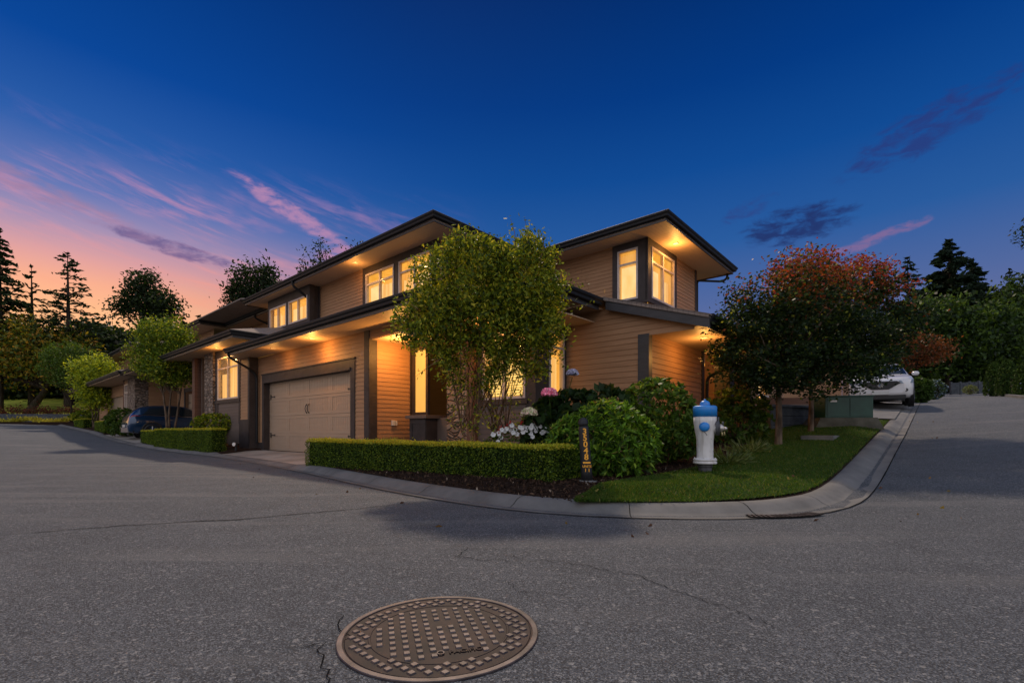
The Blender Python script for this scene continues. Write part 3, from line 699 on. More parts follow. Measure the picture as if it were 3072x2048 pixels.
# right block, ground floor with the lean-to roof end
def rl(z):
    l = -5.68 if z < 3.1 else -5.68; r = -3.9 if z < 2.53 else min(-3.02, -4.63 + (3.10 - z) / .32); return (l, r)
RA = fA(8.22); lap(RA, -5.68, -3.9, .30, 3.1, H, lim=rl)
board(RA, [(-5.68, -3.9, 0, .30)], H, 'plinth', 'trim', -.02, .02); board(RA, [(-4.06, -3.868, .2, 2.52)], H, 'corner_board', 'fascia', -.01, .03)
RB = fB(-3.87); board(RB, [(8.19, 8.33, .2, 2.52)], H, 'corner_board', 'fascia', -.006, .028); lap(RB, 8.30, 10.98, .45, 2.53, H)
board(RB, [(8.3, 10.98, .1, .45)], H, 'plinth', 'block', -.02, .02); board(RB, [(10.90, 11.04, .3, 2.53)], H, 'corner_board', 'trim', -.006, .03)
slab((2.53, [(-3.9, 8.23), (-2.80, 8.23), (-2.80, 13.0), (-3.9, 13.0)]), H, 'soffit_b', 'soffit')
P = [(-5.75, 3.62), (-2.74, 2.655)]
roofp([(-5.75, 8.02, 3.63), (-2.72, 8.02, 2.665), (-2.72, 13.0, 2.665), (-5.75, 13.0, 3.63)], H)
mb = MB(); mb.add([(*XY(u, v), z + dz) for v in (8.05, 8.10) for u, z in ((-4.66, 3.265), (-2.72, 2.645)) for dz in (0, -.205)], [(0, 1, 3, 2), (4, 6, 7, 5), (0, 2, 6, 4), (1, 5, 7, 3), (2, 3, 7, 6), (0, 4, 5, 1)]); mb.build('rake_board', M['fascia'], H)
mb = MB(); mb.add([(*XY(u, v), z + dz) for v in (8.02, 8.12) for u, z in ((-4.70, 3.305), (-2.70, 2.665)) for dz in (0, -.022)], [(0, 1, 3, 2), (4, 6, 7, 5), (0, 2, 6, 4), (1, 5, 7, 3), (2, 3, 7, 6), (0, 4, 5, 1)]); mb.build('shingle_edge', M['shingle'], H)
eave([(-2.78, 8.12), (-2.78, 13.0)], 2.50, H)
pipe([(-2.73, 11.25, 2.55), (-2.75, 11.25, 2.42), (-3.10, 11.15, 2.25), (-3.78, 11.05, 1.95), (-3.80, 11.05, .5)], H)
# recessed side entry
mb = MB(); mb.ub(-4.75, -4.70, 11.0, 14.0, .5, 2.53); mb.build('entry_wall', M['siding'], H)
board(fB(-4.70), [(12.0, 12.5, .9, 2.3)], H, 'sidelight', 'frosted', .0, .012); mb = MB(); mb.ub(-4.1, -3.72, 12.5, 12.85, .4, 2.53); mb.build('porch_post', M['dark'], H)
lap(fB(-3.55), 13.6, 17.5, .5, 3.0, H, [(14.2, 15.4, 1.7, 2.6)]); window(fB(-3.55), 14.2, 15.4, 1.7, 2.6, H, 2, None, 'shade'); board(fB(-3.55), [(13.5, 13.62, .4, 3.0)], H, 'corner_board', 'trim', -.01, .03)
lap(fA(13.56), -4.7, -3.56, .5, 3.0, H)
slab((3.0, [(-4.8, 13.3), (-2.9, 13.3), (-2.9, 17.8), (-4.8, 17.8)]), H, 'soffit_b', 'soffit'); roofp([(-4.8, 13.2, 3.6), (-2.85, 13.2, 3.1), (-2.85, 17.8, 3.1), (-4.8, 17.8, 3.6)], H)
# --- lower roof over garage and entry
eave([(-16.52, 5.36), (-4.80, 5.36), (-4.80, 8.04)], zS, H)
slab((zS, [(-16.5, 5.36), (-4.8, 5.36), (-5.0, 6.24), (-16.5, 6.24)]), H, 'soffit', 'soffit'); slab((zS + .002, [(-4.8, 5.37), (-4.8, 8.21), (-5.70, 8.21), (-5.0, 6.24)]), H, 'soffit_b', 'soffit')
slab((zS + .001, [(-17.3, 5.6), (-16.505, 5.6), (-16.505, 6.24), (-17.3, 6.24)]), H, 'soffit', 'soffit')
k = .32; roofp([(-16.5, 5.33, 3.27), (-4.77, 5.33, 3.27), (-7.9, 8.4, 4.27), (-16.6, 8.4, 4.27)], H); roofp([(-4.77, 5.33, 3.272), (-4.77, 8.2, 3.272), (-5.6, 11.9, 3.56), (-8.4, 11.9, 4.4), (-7.9, 8.4, 4.272)], H)
pipe([(-16.35, 5.33, 3.18), (-16.35, 5.35, 3.02), (-16.30, 6.08, 2.62), (-16.30, 6.16, 2.45), (-16.30, 6.16, .35)], H)
# --- upper floor, left part
UA = fA(8.27); zU = 5.85; lap(UA, -16.35, -9.95, 4.0, zU, H, [(-13.29, -11.80, 4.45, 5.62), (-11.56, -10.10, 4.45, 5.62)])
board(UA, [(-13.48, -13.29, 4.3, zU - .005), (-11.80, -11.56, 4.45, 5.62), (-10.10, -9.94, 4.3, zU - .005), (-13.29, -10.10, 5.62, zU - .005), (-13.29, -10.10, 4.3, 4.45)], H, 'window_trim', 'trim', -.001, .03)
window(UA, -13.29, -11.80, 4.45, 5.62, H, 2, 5.28, covers=[('shade', 0, .5, .66), ('curtain', .5, 1, .62)]); wf = window(UA, -11.56, -10.10, 4.45, 5.62, H, 2, 5.28, covers=[('curtain', 0, .5, .55), ('shade', .5, 1, .6)], ext=(.3, .08)); mb = MB(); mb.lathe([(.001, -.05), (.09, -.045), (.10, -.02), (.10, 0)], 20, (*XY(-11.2, 8.95), 5.655)); mb.build('ceiling_lamp', M['lamp'], wf)
lap(fB(-9.95), 8.27, 11.9, 4.0, zU, H); board(fB(-9.95), [(8.24, 8.40, 4.0, zU)], H, 'corner_board', 'trim', -.01, .025)
board(UA, [(-16.36, -16.24, 4.0, zU)], H, 'corner_board', 'trim', -.01, .05)
lap(fA(8.05), -20.0, -16.33, 4.0, zU, H, [(-19.56, -16.41, 4.62, 5.52)]); mb = MB(); mb.ub(-16.345, -16.325, 8.02, 8.28, 4.0, zU); mb.build('corner_board', M['trim'], H)
mb = MB(); mb.ub(-16.47, -16.34, 7.99, 8.034, 4.0, zU); mb.build('corner_board', M['fascia'], H)
WB = fA(7.90); board(WB, [(-19.75, -19.56, 4.55, zU - .004), (-18.10, -17.90, 4.66, 5.50), (-16.41, -16.26, 4.55, zU - .004), (-19.56, -16.41, 5.50, zU - .004), (-19.56, -16.41, 4.55, 4.66)], H, 'window_trim', 'trim', -.10, .03)
mb = MB(); mb.ub(-19.75, -19.73, 7.9, 8.05, 4.55, zU); mb.ub(-16.28, -16.262, 7.9, 8.05, 4.55, zU); mb.ub(-19.75, -16.26, 7.88, 8.05, 4.50, 4.55); mb.build('window_box', M['trim'], H)
window(WB, -19.56, -18.10, 4.66, 5.50, H, 2, None, covers=[('curtain', 0, .5, .7), ('curtain', .5, 1, .6)], ext=(.1, .09)); window(WB, -17.90, -16.41, 4.66, 5.50, H, 2, None, covers=[('shade', 0, .5, .68), ('curtain', .5, 1, .68)], ext=(.09, .06))
# --- upper floor, right part with the corner window box
VA = fA(11.90); lap(VA, -9.2, -6.6, 3.9, zU, H); VB = fB(-5.62); lap(VB, 13.70, 15.36, 3.4, zU, H); board(VB, [(15.26, 15.38, 3.4, zU)], H, 'corner_board', 'trim', -.01, .03)
lap(fA(11.90), -6.6, -5.62, 3.5, 4.22, H); lap(VB, 11.9, 13.7, 3.4, 4.22, H)
XA = fA(11.86); board(XA, [(-6.63, -6.47, 4.2, zU - .004), (-5.86, -5.60, 4.2, zU - .004), (-6.47, -5.86, 5.66, zU - .004), (-6.47, -5.86, 4.2, 4.28)], H, 'window_trim', 'trim', -.06, .03)
window(XA, -6.47, -5.86, 4.28, 5.66, H, 1, 5.27, covers=[('shade', 0, 1, .69)], ceil=5.8, depth=.36, ext=(.1, .05))
XB = fB(-5.60); board(XB, [(11.83, 12.04, 4.2, zU - .003), (13.54, 13.73, 4.2, zU - .003), (12.04, 13.54, 5.66, zU - .003), (12.04, 13.54, 4.2, 4.28)], H, 'window_trim', 'trim', -.05, .03)
window(XB, 12.04, 13.54, 4.28, 5.66, H, 2, 5.27, covers=[('shade', 0, .5, .62), ('curtain', .62, .95, .52)], ceil=5.8, ext=(.0, .3))
mb = MB(); mb.ub(-6.65, -5.55, 11.81, 11.9, 4.14, 4.20); mb.ub(-5.60, -5.55, 11.9, 13.75, 4.14, 4.20); mb.build('window_ledge', M['trim'], H)
# --- upper roof
eave([(-20.95, 13.5), (-20.95, 7.45), (-9.03, 7.45), (-9.03, 11.12), (-4.78, 11.12), (-4.78, 16.40), (-8, 16.40)], zU, H)
slab((zU, [(-20.95, 7.45), (-9.03, 7.45), (-9.95, 8.28), (-20.0, 8.28)]), H, 'soffit', 'soffit'); slab((zU + .001, [(-9.03, 7.45), (-9.03, 12.0), (-9.95, 12.0), (-9.95, 8.28)]), H, 'soffit_b', 'soffit')
slab((zU + .002, [(-9.03, 11.12), (-4.78, 11.12), (-5.02, 11.95), (-9.03, 11.95)]), H, 'soffit', 'soffit'); slab((zU + .001, [(-4.78, 11.12), (-4.78, 16.40), (-6.2, 16.40), (-6.2, 15.36), (-5.62, 15.36), (-5.62, 11.93), (-5.02, 11.95)]), H, 'soffit_b', 'soffit')
slab((zU + .001, [(-20.95, 7.45), (-20.0, 8.28), (-20.0, 13.5), (-20.95, 13.5)]), H, 'soffit_b', 'soffit')
lap(fA(15.5), -12, -5.62, 3, zU, H, name='rear_wall')
def hip(u0, u1, v0, v1, z, parent, k=.32):
    w = (v1 - v0) / 2; zr = z + k * w; a, b = (u0 + w, u1 - w) if u1 - u0 > 2 * w else ((u0 + u1) / 2 - .01, (u0 + u1) / 2 + .01); vm = (v0 + v1) / 2
    mb = MB(); mb.add([(*XY(u0, v0), z), (*XY(u1, v0), z), (*XY(u1, v1), z), (*XY(u0, v1), z), (*XY(a, vm), zr), (*XY(b, vm), zr), (*XY(u0, v0), z - .05), (*XY(u1, v0), z - .05), (*XY(u1, v1), z - .05), (*XY(u0, v1), z - .05)],
        [(0, 1, 5, 4), (1, 2, 5), (2, 3, 4, 5), (3, 0, 4), (0, 6, 7, 1), (1, 7, 8, 2), (2, 8, 9, 3), (3, 9, 6, 0), (6, 9, 8, 7)]); return mb.build('roof', M['shingle'], parent)
hip(-20.98, -9.0, 7.42, 15.9, zU + .165, H); hip(-12.5, -4.75, 11.09, 16.43, zU + .163, H)
pipe([(-16.55, 7.40, 5.92), (-16.55, 7.42, 5.74), (-16.50, 7.98, 5.38), (-16.42, 8.0, 5.22), (-16.42, 8.0, 4.1)], H, .042)
pipe([(-4.95, 16.34, 5.90), (-4.95, 16.34, 5.70), (-5.1, 16.30, 5.62), (-5.60, 15.44, 5.55), (-5.60, 15.44, 3.4)], H, .036)
# the attached neighbour's front bay, stone pier and porch
LA = fA(6.0); zL = 3.60
lap(LA, -17.24, -16.56, 1.10, zS + .2, H); board(LA, [(-16.56, -16.43, .2, zS), (-17.35, -17.22, .97, 3.5), (-17.28, -16.43, .1, 1.10)], H, 'corner_board', 'trim', -.01, .03)
mb = MB(); mb.ub(-16.44, -16.42, 5.98, 6.25, .1, zS); mb.build('corner_board', M['trim'], H)
lap(LA, -19.5, -17.3, .3, 1.72, H, m='panel'); board(LA, [(-19.62, -19.34, .3, zL - .005), (-19.34, -17.35, 3.32, zL - .005), (-19.62, -17.22, 1.70, 1.82, .05), (-17.30, -17.22, .3, .97)], H, 'window_trim', 'trim', -.001, .03)
window(LA, -19.34, -17.35, 1.83, 3.32, H, 2, 2.93, covers=[('curtain', 0, .5, .62), ('curtain', .5, 1, .95)])
mb = MB(); mb.ub(-20.57, -19.62, 5.90, 6.4, .1, zL); mb.build('stone_pier', M['stone'], H)
mb = MB(); mb.ub(-22.05, -21.75, 5.9, 6.2, .1, zL - .02); mb.build('porch_post', M['fence'], H, bevel=.01); mb = MB(); mb.ub(-21.6, -20.57, 6.8, 6.85, .1, zL); mb.ub(-21.62, -21.55, 6.1, 6.8, .1, zL); mb.build('entry_wall', M['panel'], H)
lap(fA(7.6), -31.0, -21.6, .5, 3.58, H, [(-29.5, -24.6, 0, 2.75)]); gdoor(fA(7.75), -29.5, -24.6, .45, 2.65, H); board(fA(7.6), [(-29.7, -29.5, .3, 2.9), (-24.6, -24.4, .3, 2.9), (-29.7, -24.4, 2.75, 2.95)], H, 'door_trim', 'trim', 0, .03)
eave([(-31.2, 5.30), (-15.88, 5.30), (-15.88, 8.1)], zL, H); slab((zL, [(-31.2, 5.3), (-15.88, 5.3), (-16.4, 8.0), (-31.2, 8.0)]), H, 'soffit', 'soffit')
roofp([(-31.3, 5.22, 3.79), (-15.80, 5.22, 3.79), (-18.6, 8.02, 4.69), (-31.3, 8.02, 4.69)], H); roofp([(-15.80, 5.22, 3.792), (-15.80, 8.02, 3.792), (-18.6, 8.02, 4.692)], H)
lap(fA(9.3), -27.5, -20.0, 4.0, zU, H); lap(fA(8.2), -32.5, -27.1, 3.8, zU, H)
eave([(-33, 7.33), (-26.2, 7.33), (-26.2, 8.45), (-20.9, 8.45)], zU, H); slab((zU, [(-33, 7.33), (-26.2, 7.33), (-26.2, 8.45), (-20.96, 8.45), (-20.96, 9.35), (-33, 9.35)]), H, 'soffit', 'soffit')
pipe([(-22.5, 8.40, 5.92), (-22.5, 8.42, 5.72), (-22.2, 9.1, 5.4), (-22.1, 9.2, 4.2)], H, .042); hip(-33, -20.8, 7.25, 15.9, zU + .21, H)
mb = MB(); mb.ub(-16.0, -10.2, 12, 15, .2, 5.8); mb.build('core_wall', M['panel'], H)
# lamps in the soffits
downlight(-11.86, 5.80, zS, H, 11); downlight(-14.13, 5.78, zS, H, 3.0, True); downlight(-13.13, 7.78, zU, H, 5, True)
downlight(-5.20, 12.75, zU, H, 13); downlight(-3.25, 9.32, 2.53, H, 8); downlight(-9.25, 6.62, 2.885, H, 26); downlight(-6.5, 6.7, 2.885, H, 10); downlight(-18.6, 5.7, zL, H, 7)
downlight(-4.3, 11.8, 2.53, H, 9)
# ------------------------------------------------------------------ next building down the street
H2 = thing('townhouse', (*XY(-40, 9), .8), 'farther townhouse half hidden by trees, stone pier beside an unlit window', 'house', 'townhouses along the left street')
z2 = 3.62; M['glass_dark'] = mat('dark_window', (.02, .045, .04), .12, spec=.8)
def plainwin(f, s0, s1, z0, z1, parent):
    mb = MB(); w = .06
    for r in ((s0, s0 + w, z0, z1), (s1 - w, s1, z0, z1), (s0 + w, s1 - w, z0, z0 + w), (s0 + w, s1 - w, z1 - w, z1), ((s0 + s1) / 2 - .03, (s0 + s1) / 2 + .03, z0 + w, z1 - w), (s0 + w, s1 - w, z1 - .5, z1 - .44)): mb.box(r[0], r[1], .0, .05, r[2], r[3], f)
    o = mb.build('window', M['frame'], parent); mb = MB(); mb.box(s0 + w, s1 - w, .0, .012, z0 + w, z1 - w, f); mb.build('pane', M['glass_dark'], o)
lap(fA(6.0), -34.9, -33.6, .6, z2, H2); plainwin(fA(6.0), -34.75, -33.85, 1.75, 3.35, H2); mb = MB(); mb.ub(-33.6, -31.9, 5.9, 6.5, .5, z2); mb.build('stone_pier', M['stone'], H2)
mb = MB(); mb.ub(-31.95, -31.9, 6.5, 14, .5, 3.6); mb.build('side_wall', M['siding'], H2)
lap(fA(6.4), -47, -34.9, .6, z2, H2, [(-42.5, -36.5, 0, 2.9)]); gdoor(fA(6.5), -42.5, -36.5, .75, 2.9, H2); board(fA(6.0), [(-35.2, -34.9, .6, z2)], H2, 'corner_board', 'fence', -.4, .03)
eave([(-50, 5.2), (-31.4, 5.2), (-31.4, 8.0)], z2, H2); slab((z2, [(-50, 5.2), (-31.4, 5.2), (-31.4, 8.0), (-50, 8.0)]), H2, 'soffit', 'soffit')
roofp([(-50, 5.1, z2 + .2), (-31.3, 5.1, z2 + .2), (-33.6, 8.0, z2 + 1.1), (-50, 8.0, z2 + 1.1)], H2); roofp([(-31.3, 5.1, z2 + .202), (-31.3, 8.0, z2 + .202), (-33.6, 8.0, z2 + 1.102)], H2)
lap(fA(9.0), -56, -44.6, 4, 7.0, H2); eave([(-57, 8.0), (-44.2, 8.0), (-44.2, 14)], 7.0, H2); slab((7.0, [(-57, 8), (-44.2, 8), (-44.2, 14), (-57, 14)]), H2, 'soffit', 'soffit'); hip(-57, -44.1, 7.9, 15, 7.21, H2)
# ================================================================== PLANTS
GREEN_Y = [((.24, .30, .022), 3), ((.13, .20, .018), 4), ((.06, .11, .014), 4), ((.40, .40, .04), 1.4)]
GREEN_D = [((.045, .090, .014), 4), ((.075, .135, .02), 3), ((.13, .18, .03), 1)]
def hedge(u0, u1, v0, v1, zb, zt, label, seed, dens=5200, size=.028, cols=None, group='clipped box hedges along the left street', cat='hedge', wob=.02):
    rng = np.random.default_rng(seed); x, y = XY((u0 + u1) / 2, (v0 + v1) / 2)
    t = thing('box_hedge', (x, y, zb((u0 + u1) / 2)), label, cat, group)
    H_ = zt - zb((u0 + u1) / 2); Lu, Lv = u1 - u0, v1 - v0
    faces = [('top', Lu * Lv), ('front', Lu * H_), ('back', Lu * H_ * .5), ('l', Lv * H_), ('r', Lv * H_)]; C = []
    for nme, ar in faces:
        n = int(ar * dens); a, b = rng.random(n), rng.random(n); d = np.abs(rng.normal(size=n)) * .030 - .008
        zb_ = np.array([zb(u0 + q * Lu) for q in a]) if nme in ('top', 'front', 'back') else np.full(n, zb(u0 if nme == 'l' else u1))
        wv = wob * (np.sin(a * Lu * 3.1 + seed) + np.sin(a * Lu * 7.7 + 2 * b + seed) * .6)
        if nme == 'top': U, V_, Z = u0 + a * Lu, v0 + b * Lv, zt - d + wv * .5
        elif nme == 'front': U, V_, Z = u0 + a * Lu, v0 + d - wv, zb_ + b * (zt - zb_)
        elif nme == 'back': U, V_, Z = u0 + a * Lu, v1 - d, zb_ + b * (zt - zb_)
        elif nme == 'l': U, V_, Z = u0 + d, v0 + a * Lv, zb_ + b * (zt - zb_)
        else: U, V_, Z = u1 - d, v0 + a * Lv, zb_ + b * (zt - zb_)
        X = CU * U + SU * V_; Y = -SU * U + CU * V_; C.append(np.stack([X, Y, Z], 1))
    C = np.concatenate(C); k = int(len(C) * .02); C[:k, 2] += np.abs(rng.normal(size=k)) * .02
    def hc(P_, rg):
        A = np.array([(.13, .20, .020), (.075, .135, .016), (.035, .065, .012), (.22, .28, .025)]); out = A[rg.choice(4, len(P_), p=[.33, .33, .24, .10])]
        m_ = P_[:, 2] > zt - .035 - .02 * rg.random(len(P_)); out[m_] = np.array([(.42, .44, .035), (.30, .36, .03), (.52, .46, .05)])[rg.integers(0, 3, m_.sum())]  # sunlit hedge top put into the colour: topmost leaves brighter and yellower
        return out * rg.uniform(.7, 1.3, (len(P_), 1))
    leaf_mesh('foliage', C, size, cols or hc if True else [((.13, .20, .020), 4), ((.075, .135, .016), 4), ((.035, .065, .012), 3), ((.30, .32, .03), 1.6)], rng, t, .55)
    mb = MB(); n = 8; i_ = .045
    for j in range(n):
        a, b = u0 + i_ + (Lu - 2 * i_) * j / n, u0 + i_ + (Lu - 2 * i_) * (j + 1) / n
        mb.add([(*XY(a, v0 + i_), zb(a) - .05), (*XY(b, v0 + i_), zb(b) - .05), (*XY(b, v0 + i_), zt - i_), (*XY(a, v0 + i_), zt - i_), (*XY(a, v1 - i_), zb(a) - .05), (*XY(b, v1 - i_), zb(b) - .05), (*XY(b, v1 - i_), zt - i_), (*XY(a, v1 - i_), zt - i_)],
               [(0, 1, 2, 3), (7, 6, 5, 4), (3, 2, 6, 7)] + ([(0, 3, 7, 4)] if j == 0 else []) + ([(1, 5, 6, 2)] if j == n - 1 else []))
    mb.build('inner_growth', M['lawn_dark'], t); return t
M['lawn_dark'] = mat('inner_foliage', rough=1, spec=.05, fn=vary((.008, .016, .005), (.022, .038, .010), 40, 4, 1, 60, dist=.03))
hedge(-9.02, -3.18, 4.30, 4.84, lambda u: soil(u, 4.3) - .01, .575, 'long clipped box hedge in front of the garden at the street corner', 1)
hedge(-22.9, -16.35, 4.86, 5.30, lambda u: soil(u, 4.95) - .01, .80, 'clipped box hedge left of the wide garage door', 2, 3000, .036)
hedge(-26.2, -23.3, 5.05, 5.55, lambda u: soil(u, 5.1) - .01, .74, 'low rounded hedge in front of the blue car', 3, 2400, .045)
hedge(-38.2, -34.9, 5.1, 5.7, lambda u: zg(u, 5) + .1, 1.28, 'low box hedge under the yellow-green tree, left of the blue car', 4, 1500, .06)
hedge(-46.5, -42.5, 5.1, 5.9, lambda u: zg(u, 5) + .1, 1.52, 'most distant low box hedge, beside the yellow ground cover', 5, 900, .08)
def rosette_bush(name, lobes, base, label, cat, seed, tips=700, per=8, L=.10, asp=.30, cols=None, stems='stem', up=.5, shell=.8, m='leaf', group=None):
    rng = np.random.default_rng(seed); t = thing(name, base, label, cat, group); T = ell(rng, tips, lobes, shell)
    T = T[T[:, 2] > base[2] + .04]; lo = np.array(lobes); D0 = T - lo[0, :3]; D0 /= np.linalg.norm(D0, axis=1)[:, None] + 1e-6; D0[:, 2] += up; D0 /= np.linalg.norm(D0, axis=1)[:, None]
    C = np.repeat(T, per, 0); d = np.repeat(D0, per, 0); r = rng.normal(size=d.shape); r -= d * (r * d).sum(1)[:, None]; r /= np.linalg.norm(r, axis=1)[:, None]
    dr = d * .55 + r; dr /= np.linalg.norm(dr, axis=1)[:, None]; C = C + dr * L * .5
    leaf_mesh('foliage', C, L, cols or GREEN_D, rng, t, asp, dirs=dr * 3, m=m)
    mb = MB()
    for q in T[rng.choice(len(T), min(22, len(T)), replace=False)]:
        mid = Vector(base).lerp(Vector(q), .5) + Vector((0, 0, .06)); mb.tube([Vector(base) - Vector((0, 0, .05)), mid, Vector(q)], [.014, .009, .004], 5, False)
    mb.build('stems', M['bark'], t)['kind'] = 'stuff'
    return t
def G(x, y, dz=.0): u, v = UV(x, y); return (x, y, soil(u, v) + dz)
RHO = [((.14, .28, .025), 4), ((.09, .19, .02), 4), ((.045, .09, .015), 4), ((.30, .42, .05), 1.5), ((.22, .16, .05), .25)]
rosette_bush('rhododendron', [(1.22, 6.16, .66, .48, .42, .50), (.86, 6.12, .55, .42, .40, .38), (1.50, 6.14, .55, .38, .40, .40), (1.10, 6.10, .38, .66, .42, .26)], G(1.16, 6.1), 'bright green bush of long pointed leaves just behind the house number post', 'bush', 3, 900, 9, .105, .27, RHO, up=.7)
rosette_bush('laurel_bush', [(2.22, 7.35, .98, .60, .5, .56), (2.3, 7.3, .66, .62, .5, .36)], G(2.25, 7.35), 'rounded darker bush against the corner board, left of the fire hydrant', 'bush', 4, 900, 7, .10, .42, [((.085, .16, .02), 4), ((.05, .10, .015), 5), ((.18, .25, .04), 1.5), ((.22, .14, .04), .3)], up=.2)
HY = rosette_bush('hydrangea', [(.86, 6.85, .80, .60, .30, .50), (.48, 6.72, .68, .34, .25, .36), (1.40, 7.15, 1.05, .42, .25, .32)], G(.8, 6.85), 'hydrangea with big dark leaves and pink, cream and lavender flower heads', 'bush', 5, 420, 5, .15, .62, [((.018, .042, .014), 5), ((.030, .065, .016), 3), ((.07, .10, .02), .8)], up=.5)
def flower_head(x, y, z, r, cols, seed, parent):
    rng = np.random.default_rng(seed); n = 420; d = rng.normal(size=(n, 3)); d /= np.linalg.norm(d, axis=1)[:, None]; d[:, 2] = np.abs(d[:, 2]) * 1.0 - .3
    C = np.array([x, y, z]) + d * r * (.86 + .14 * rng.random((n, 1))) * np.array([1, 1, .85]); t_ = np.cross(d, rng.normal(size=(n, 3)))
    leaf_mesh('flower_head', C, r * .34, cols, rng, parent, .95, dirs=t_ * 3, m='petal')
flower_head(.50, 6.40, 1.25, .11, [((.95, .30, .48), 5), ((.80, .18, .34), 2), ((1.0, .55, .66), 2)], 1, HY)
flower_head(.23, 6.38, .985, .11, [((.70, .64, .48), 5), ((.76, .52, .46), 2), ((.50, .58, .30), 2)], 2, HY)
flower_head(.835, 6.58, 1.54, .085, [((.52, .52, .68), 5), ((.64, .62, .74), 3), ((.36, .36, .56), 2)], 3, HY)
mb = MB()
for p in ((.50, 6.42, 1.18), (.23, 6.40, .92), (.835, 6.6, 1.48)): mb.tube([(.7, 6.8, .3), ((p[0] + .6) / 2, (p[1] + 6.75) / 2, p[2] * .7), p], [.007, .006, .005], 5)
mb.build('flower_stalks', M['lawn'], HY)['kind'] = 'stuff'
# white and red bedding flowers behind the hedge
rng = np.random.default_rng(8); FB = rosette_bush('bedding_flowers', [(.06, 6.68, .50, .50, .18, .24)], (.06, 6.68, .2), 'white and red bedding flowers standing behind the corner hedge', 'flowers', 9, 320, 5, .05, .4, GREEN_D)
spots = [(1480, 1303), (1494, 1324), (1503, 1312), (1506, 1289), (1515, 1292), (1520, 1286), (1531, 1290), (1540, 1298), (1536, 1276), (1545, 1288), (1551, 1302), (1566, 1284), (1572, 1280), (1569, 1296), (1580, 1290), (1583, 1284), (1593, 1283), (1597, 1276), (1594, 1302), (1606, 1283), (1608, 1292), (1627, 1297), (1633, 1293), (1637, 1288), (1644, 1293), (1497, 1300), (1560, 1281), (1590, 1296), (1621, 1279), (1598, 1310)]
for px, py in spots:
    Y = 6.50 + rng.random() * .10; x = (px - 1536) / 1430 * Y; z = .75 + (1290 - py) / 1430 * Y; mb = MB(); r = .025 + .008 * rng.random()
    for k_ in range(5):
        th = k_ * 1.2566 + rng.random(); cx, cz = math.cos(th) * r * .62, math.sin(th) * r * .62
        mb.add([(x + cx + math.cos(th + q) * r * .60, Y - .01 + .006 * math.cos(2 * q), z + cz + math.sin(th + q) * r * .60) for q in (0, 1.05, 2.1, 3.14, 4.2, 5.24)], [(0, 1, 2, 3, 4, 5)])
    mb.build('flower', M['white_petal'] if 'white_petal' in M else M.setdefault('white_petal', mat('white_petal', (.66, .66, .68), .6)), FB)
M['red_petal'] = mat('red_petal', (.42, .012, .014), .6)
for (a, b, c, d) in ((1494, 1300, 1503, 1278), (1514, 1283, 1533, 1264), (1556, 1284, 1566, 1262)):
    mb = MB(); Y = 6.55
    for i in range(16):
        k_ = i / 15; px = a + (c - a) * k_ + rng.normal() * 1.6; py = b + (d - b) * k_ + rng.normal() * 1.6; x = (px - 1536) / 1430 * Y; z = .75 + (1290 - py) / 1430 * Y
        mb.lathe([(.001, -.006), (.011, 0), (.001, .009)], 6, (x, Y + rng.normal() * .01, z))
    mb.build('flower_spike', M['red_petal'], FB)
# the small bushy tree in front of the entry
FT = [((.27, .30, .020), 4), ((.15, .20, .018), 5), ((.07, .11, .014), 3.5), ((.48, .42, .04), 1.8), ((.03, .05, .012), 1.5)]
tree('ornamental_tree', (-.42, 6.98, .17), [(-.60, 6.40, 2.72, .74, .50, .60), (.10, 6.40, 2.72, .56, .48, .66), (-1.15, 6.35, 2.20, .36, .36, .48), (-.34, 6.45, 2.15, .86, .44, .48), (.36, 6.40, 2.25, .38, .38, .50), (-.98, 6.5, 1.62, .28, .25, .28), (.14, 6.5, 1.66, .42, .22, .26), (-.45, 6.55, 1.45, .35, .2, .25)],
     'small multi-stemmed tree with yellow-green leaves in front of the entry and bay window', 'tree', None, 600, 66, .068, .060, FT, 21, .036, .55, 46, 'bark_red', .30, .42, 6, flat=1)
# stray shoots at the top right of its crown and low twigs
def shoots(parent, list_, seed, size=.055, cols=None):
    rng = np.random.default_rng(seed); mb = MB(); C = []
    for (a, b) in list_:
        a, b = Vector(a), Vector(b); mb.tube([a, a.lerp(b, .5) + Vector((.02, 0, .02)), b], [.006, .004, .002], 4, False)
        for k_ in range(16):
            p = a.lerp(b, .15 + .85 * k_ / 15); C.append((p.x + rng.normal() * .035, p.y + rng.normal() * .03, p.z + rng.normal() * .03))
    leaf_mesh('foliage', np.array(C), size, cols or FT, rng, parent, .42); mb.build('twigs', M['bark_red'], parent)['kind'] = 'stuff'
FTt = [o for o in COL.objects if o.name.startswith('ornamental_tree')][0]
_r = np.random.default_rng(77)
shoots(FTt, [((x_, 6.65, z_), (x_ + _r.normal() * .16, 6.5, z_ + .12 + _r.random() * .22)) for x_, z_ in zip(_r.uniform(-.95, .30, 22), _r.uniform(.62, 1.35, 22))] + [((.05, 6.2, 3.1), (-.02, 6.15, 3.48)), ((.2, 6.2, 3.1), (.16, 6.15, 3.50)), ((.35, 6.2, 2.9), (.42, 6.15, 3.25)), ((-.6, 6.15, 3.1), (-.62, 6.1, 3.36)), ((-1.2, 6.1, 2.3), (-1.5, 6.05, 2.42)), ((-1.25, 6.1, 1.95), (-1.6, 6.05, 2.02)),
             ((.65, 6.15, 2.6), (.98, 6.1, 2.62)), ((.65, 6.15, 2.3), (1.03, 6.1, 2.36)), ((-.3, 6.7, .8), (-.75, 6.4, 1.15)), ((-.3, 6.5, .8), (.12, 6.35, 1.15)), ((-.5, 6.5, .6), (-.85, 6.4, .85)), ((-.9, 6.2, 1.7), (-1.25, 6.2, 1.45)), ((.5, 6.2, 1.8), (.72, 6.2, 1.55))], 4)
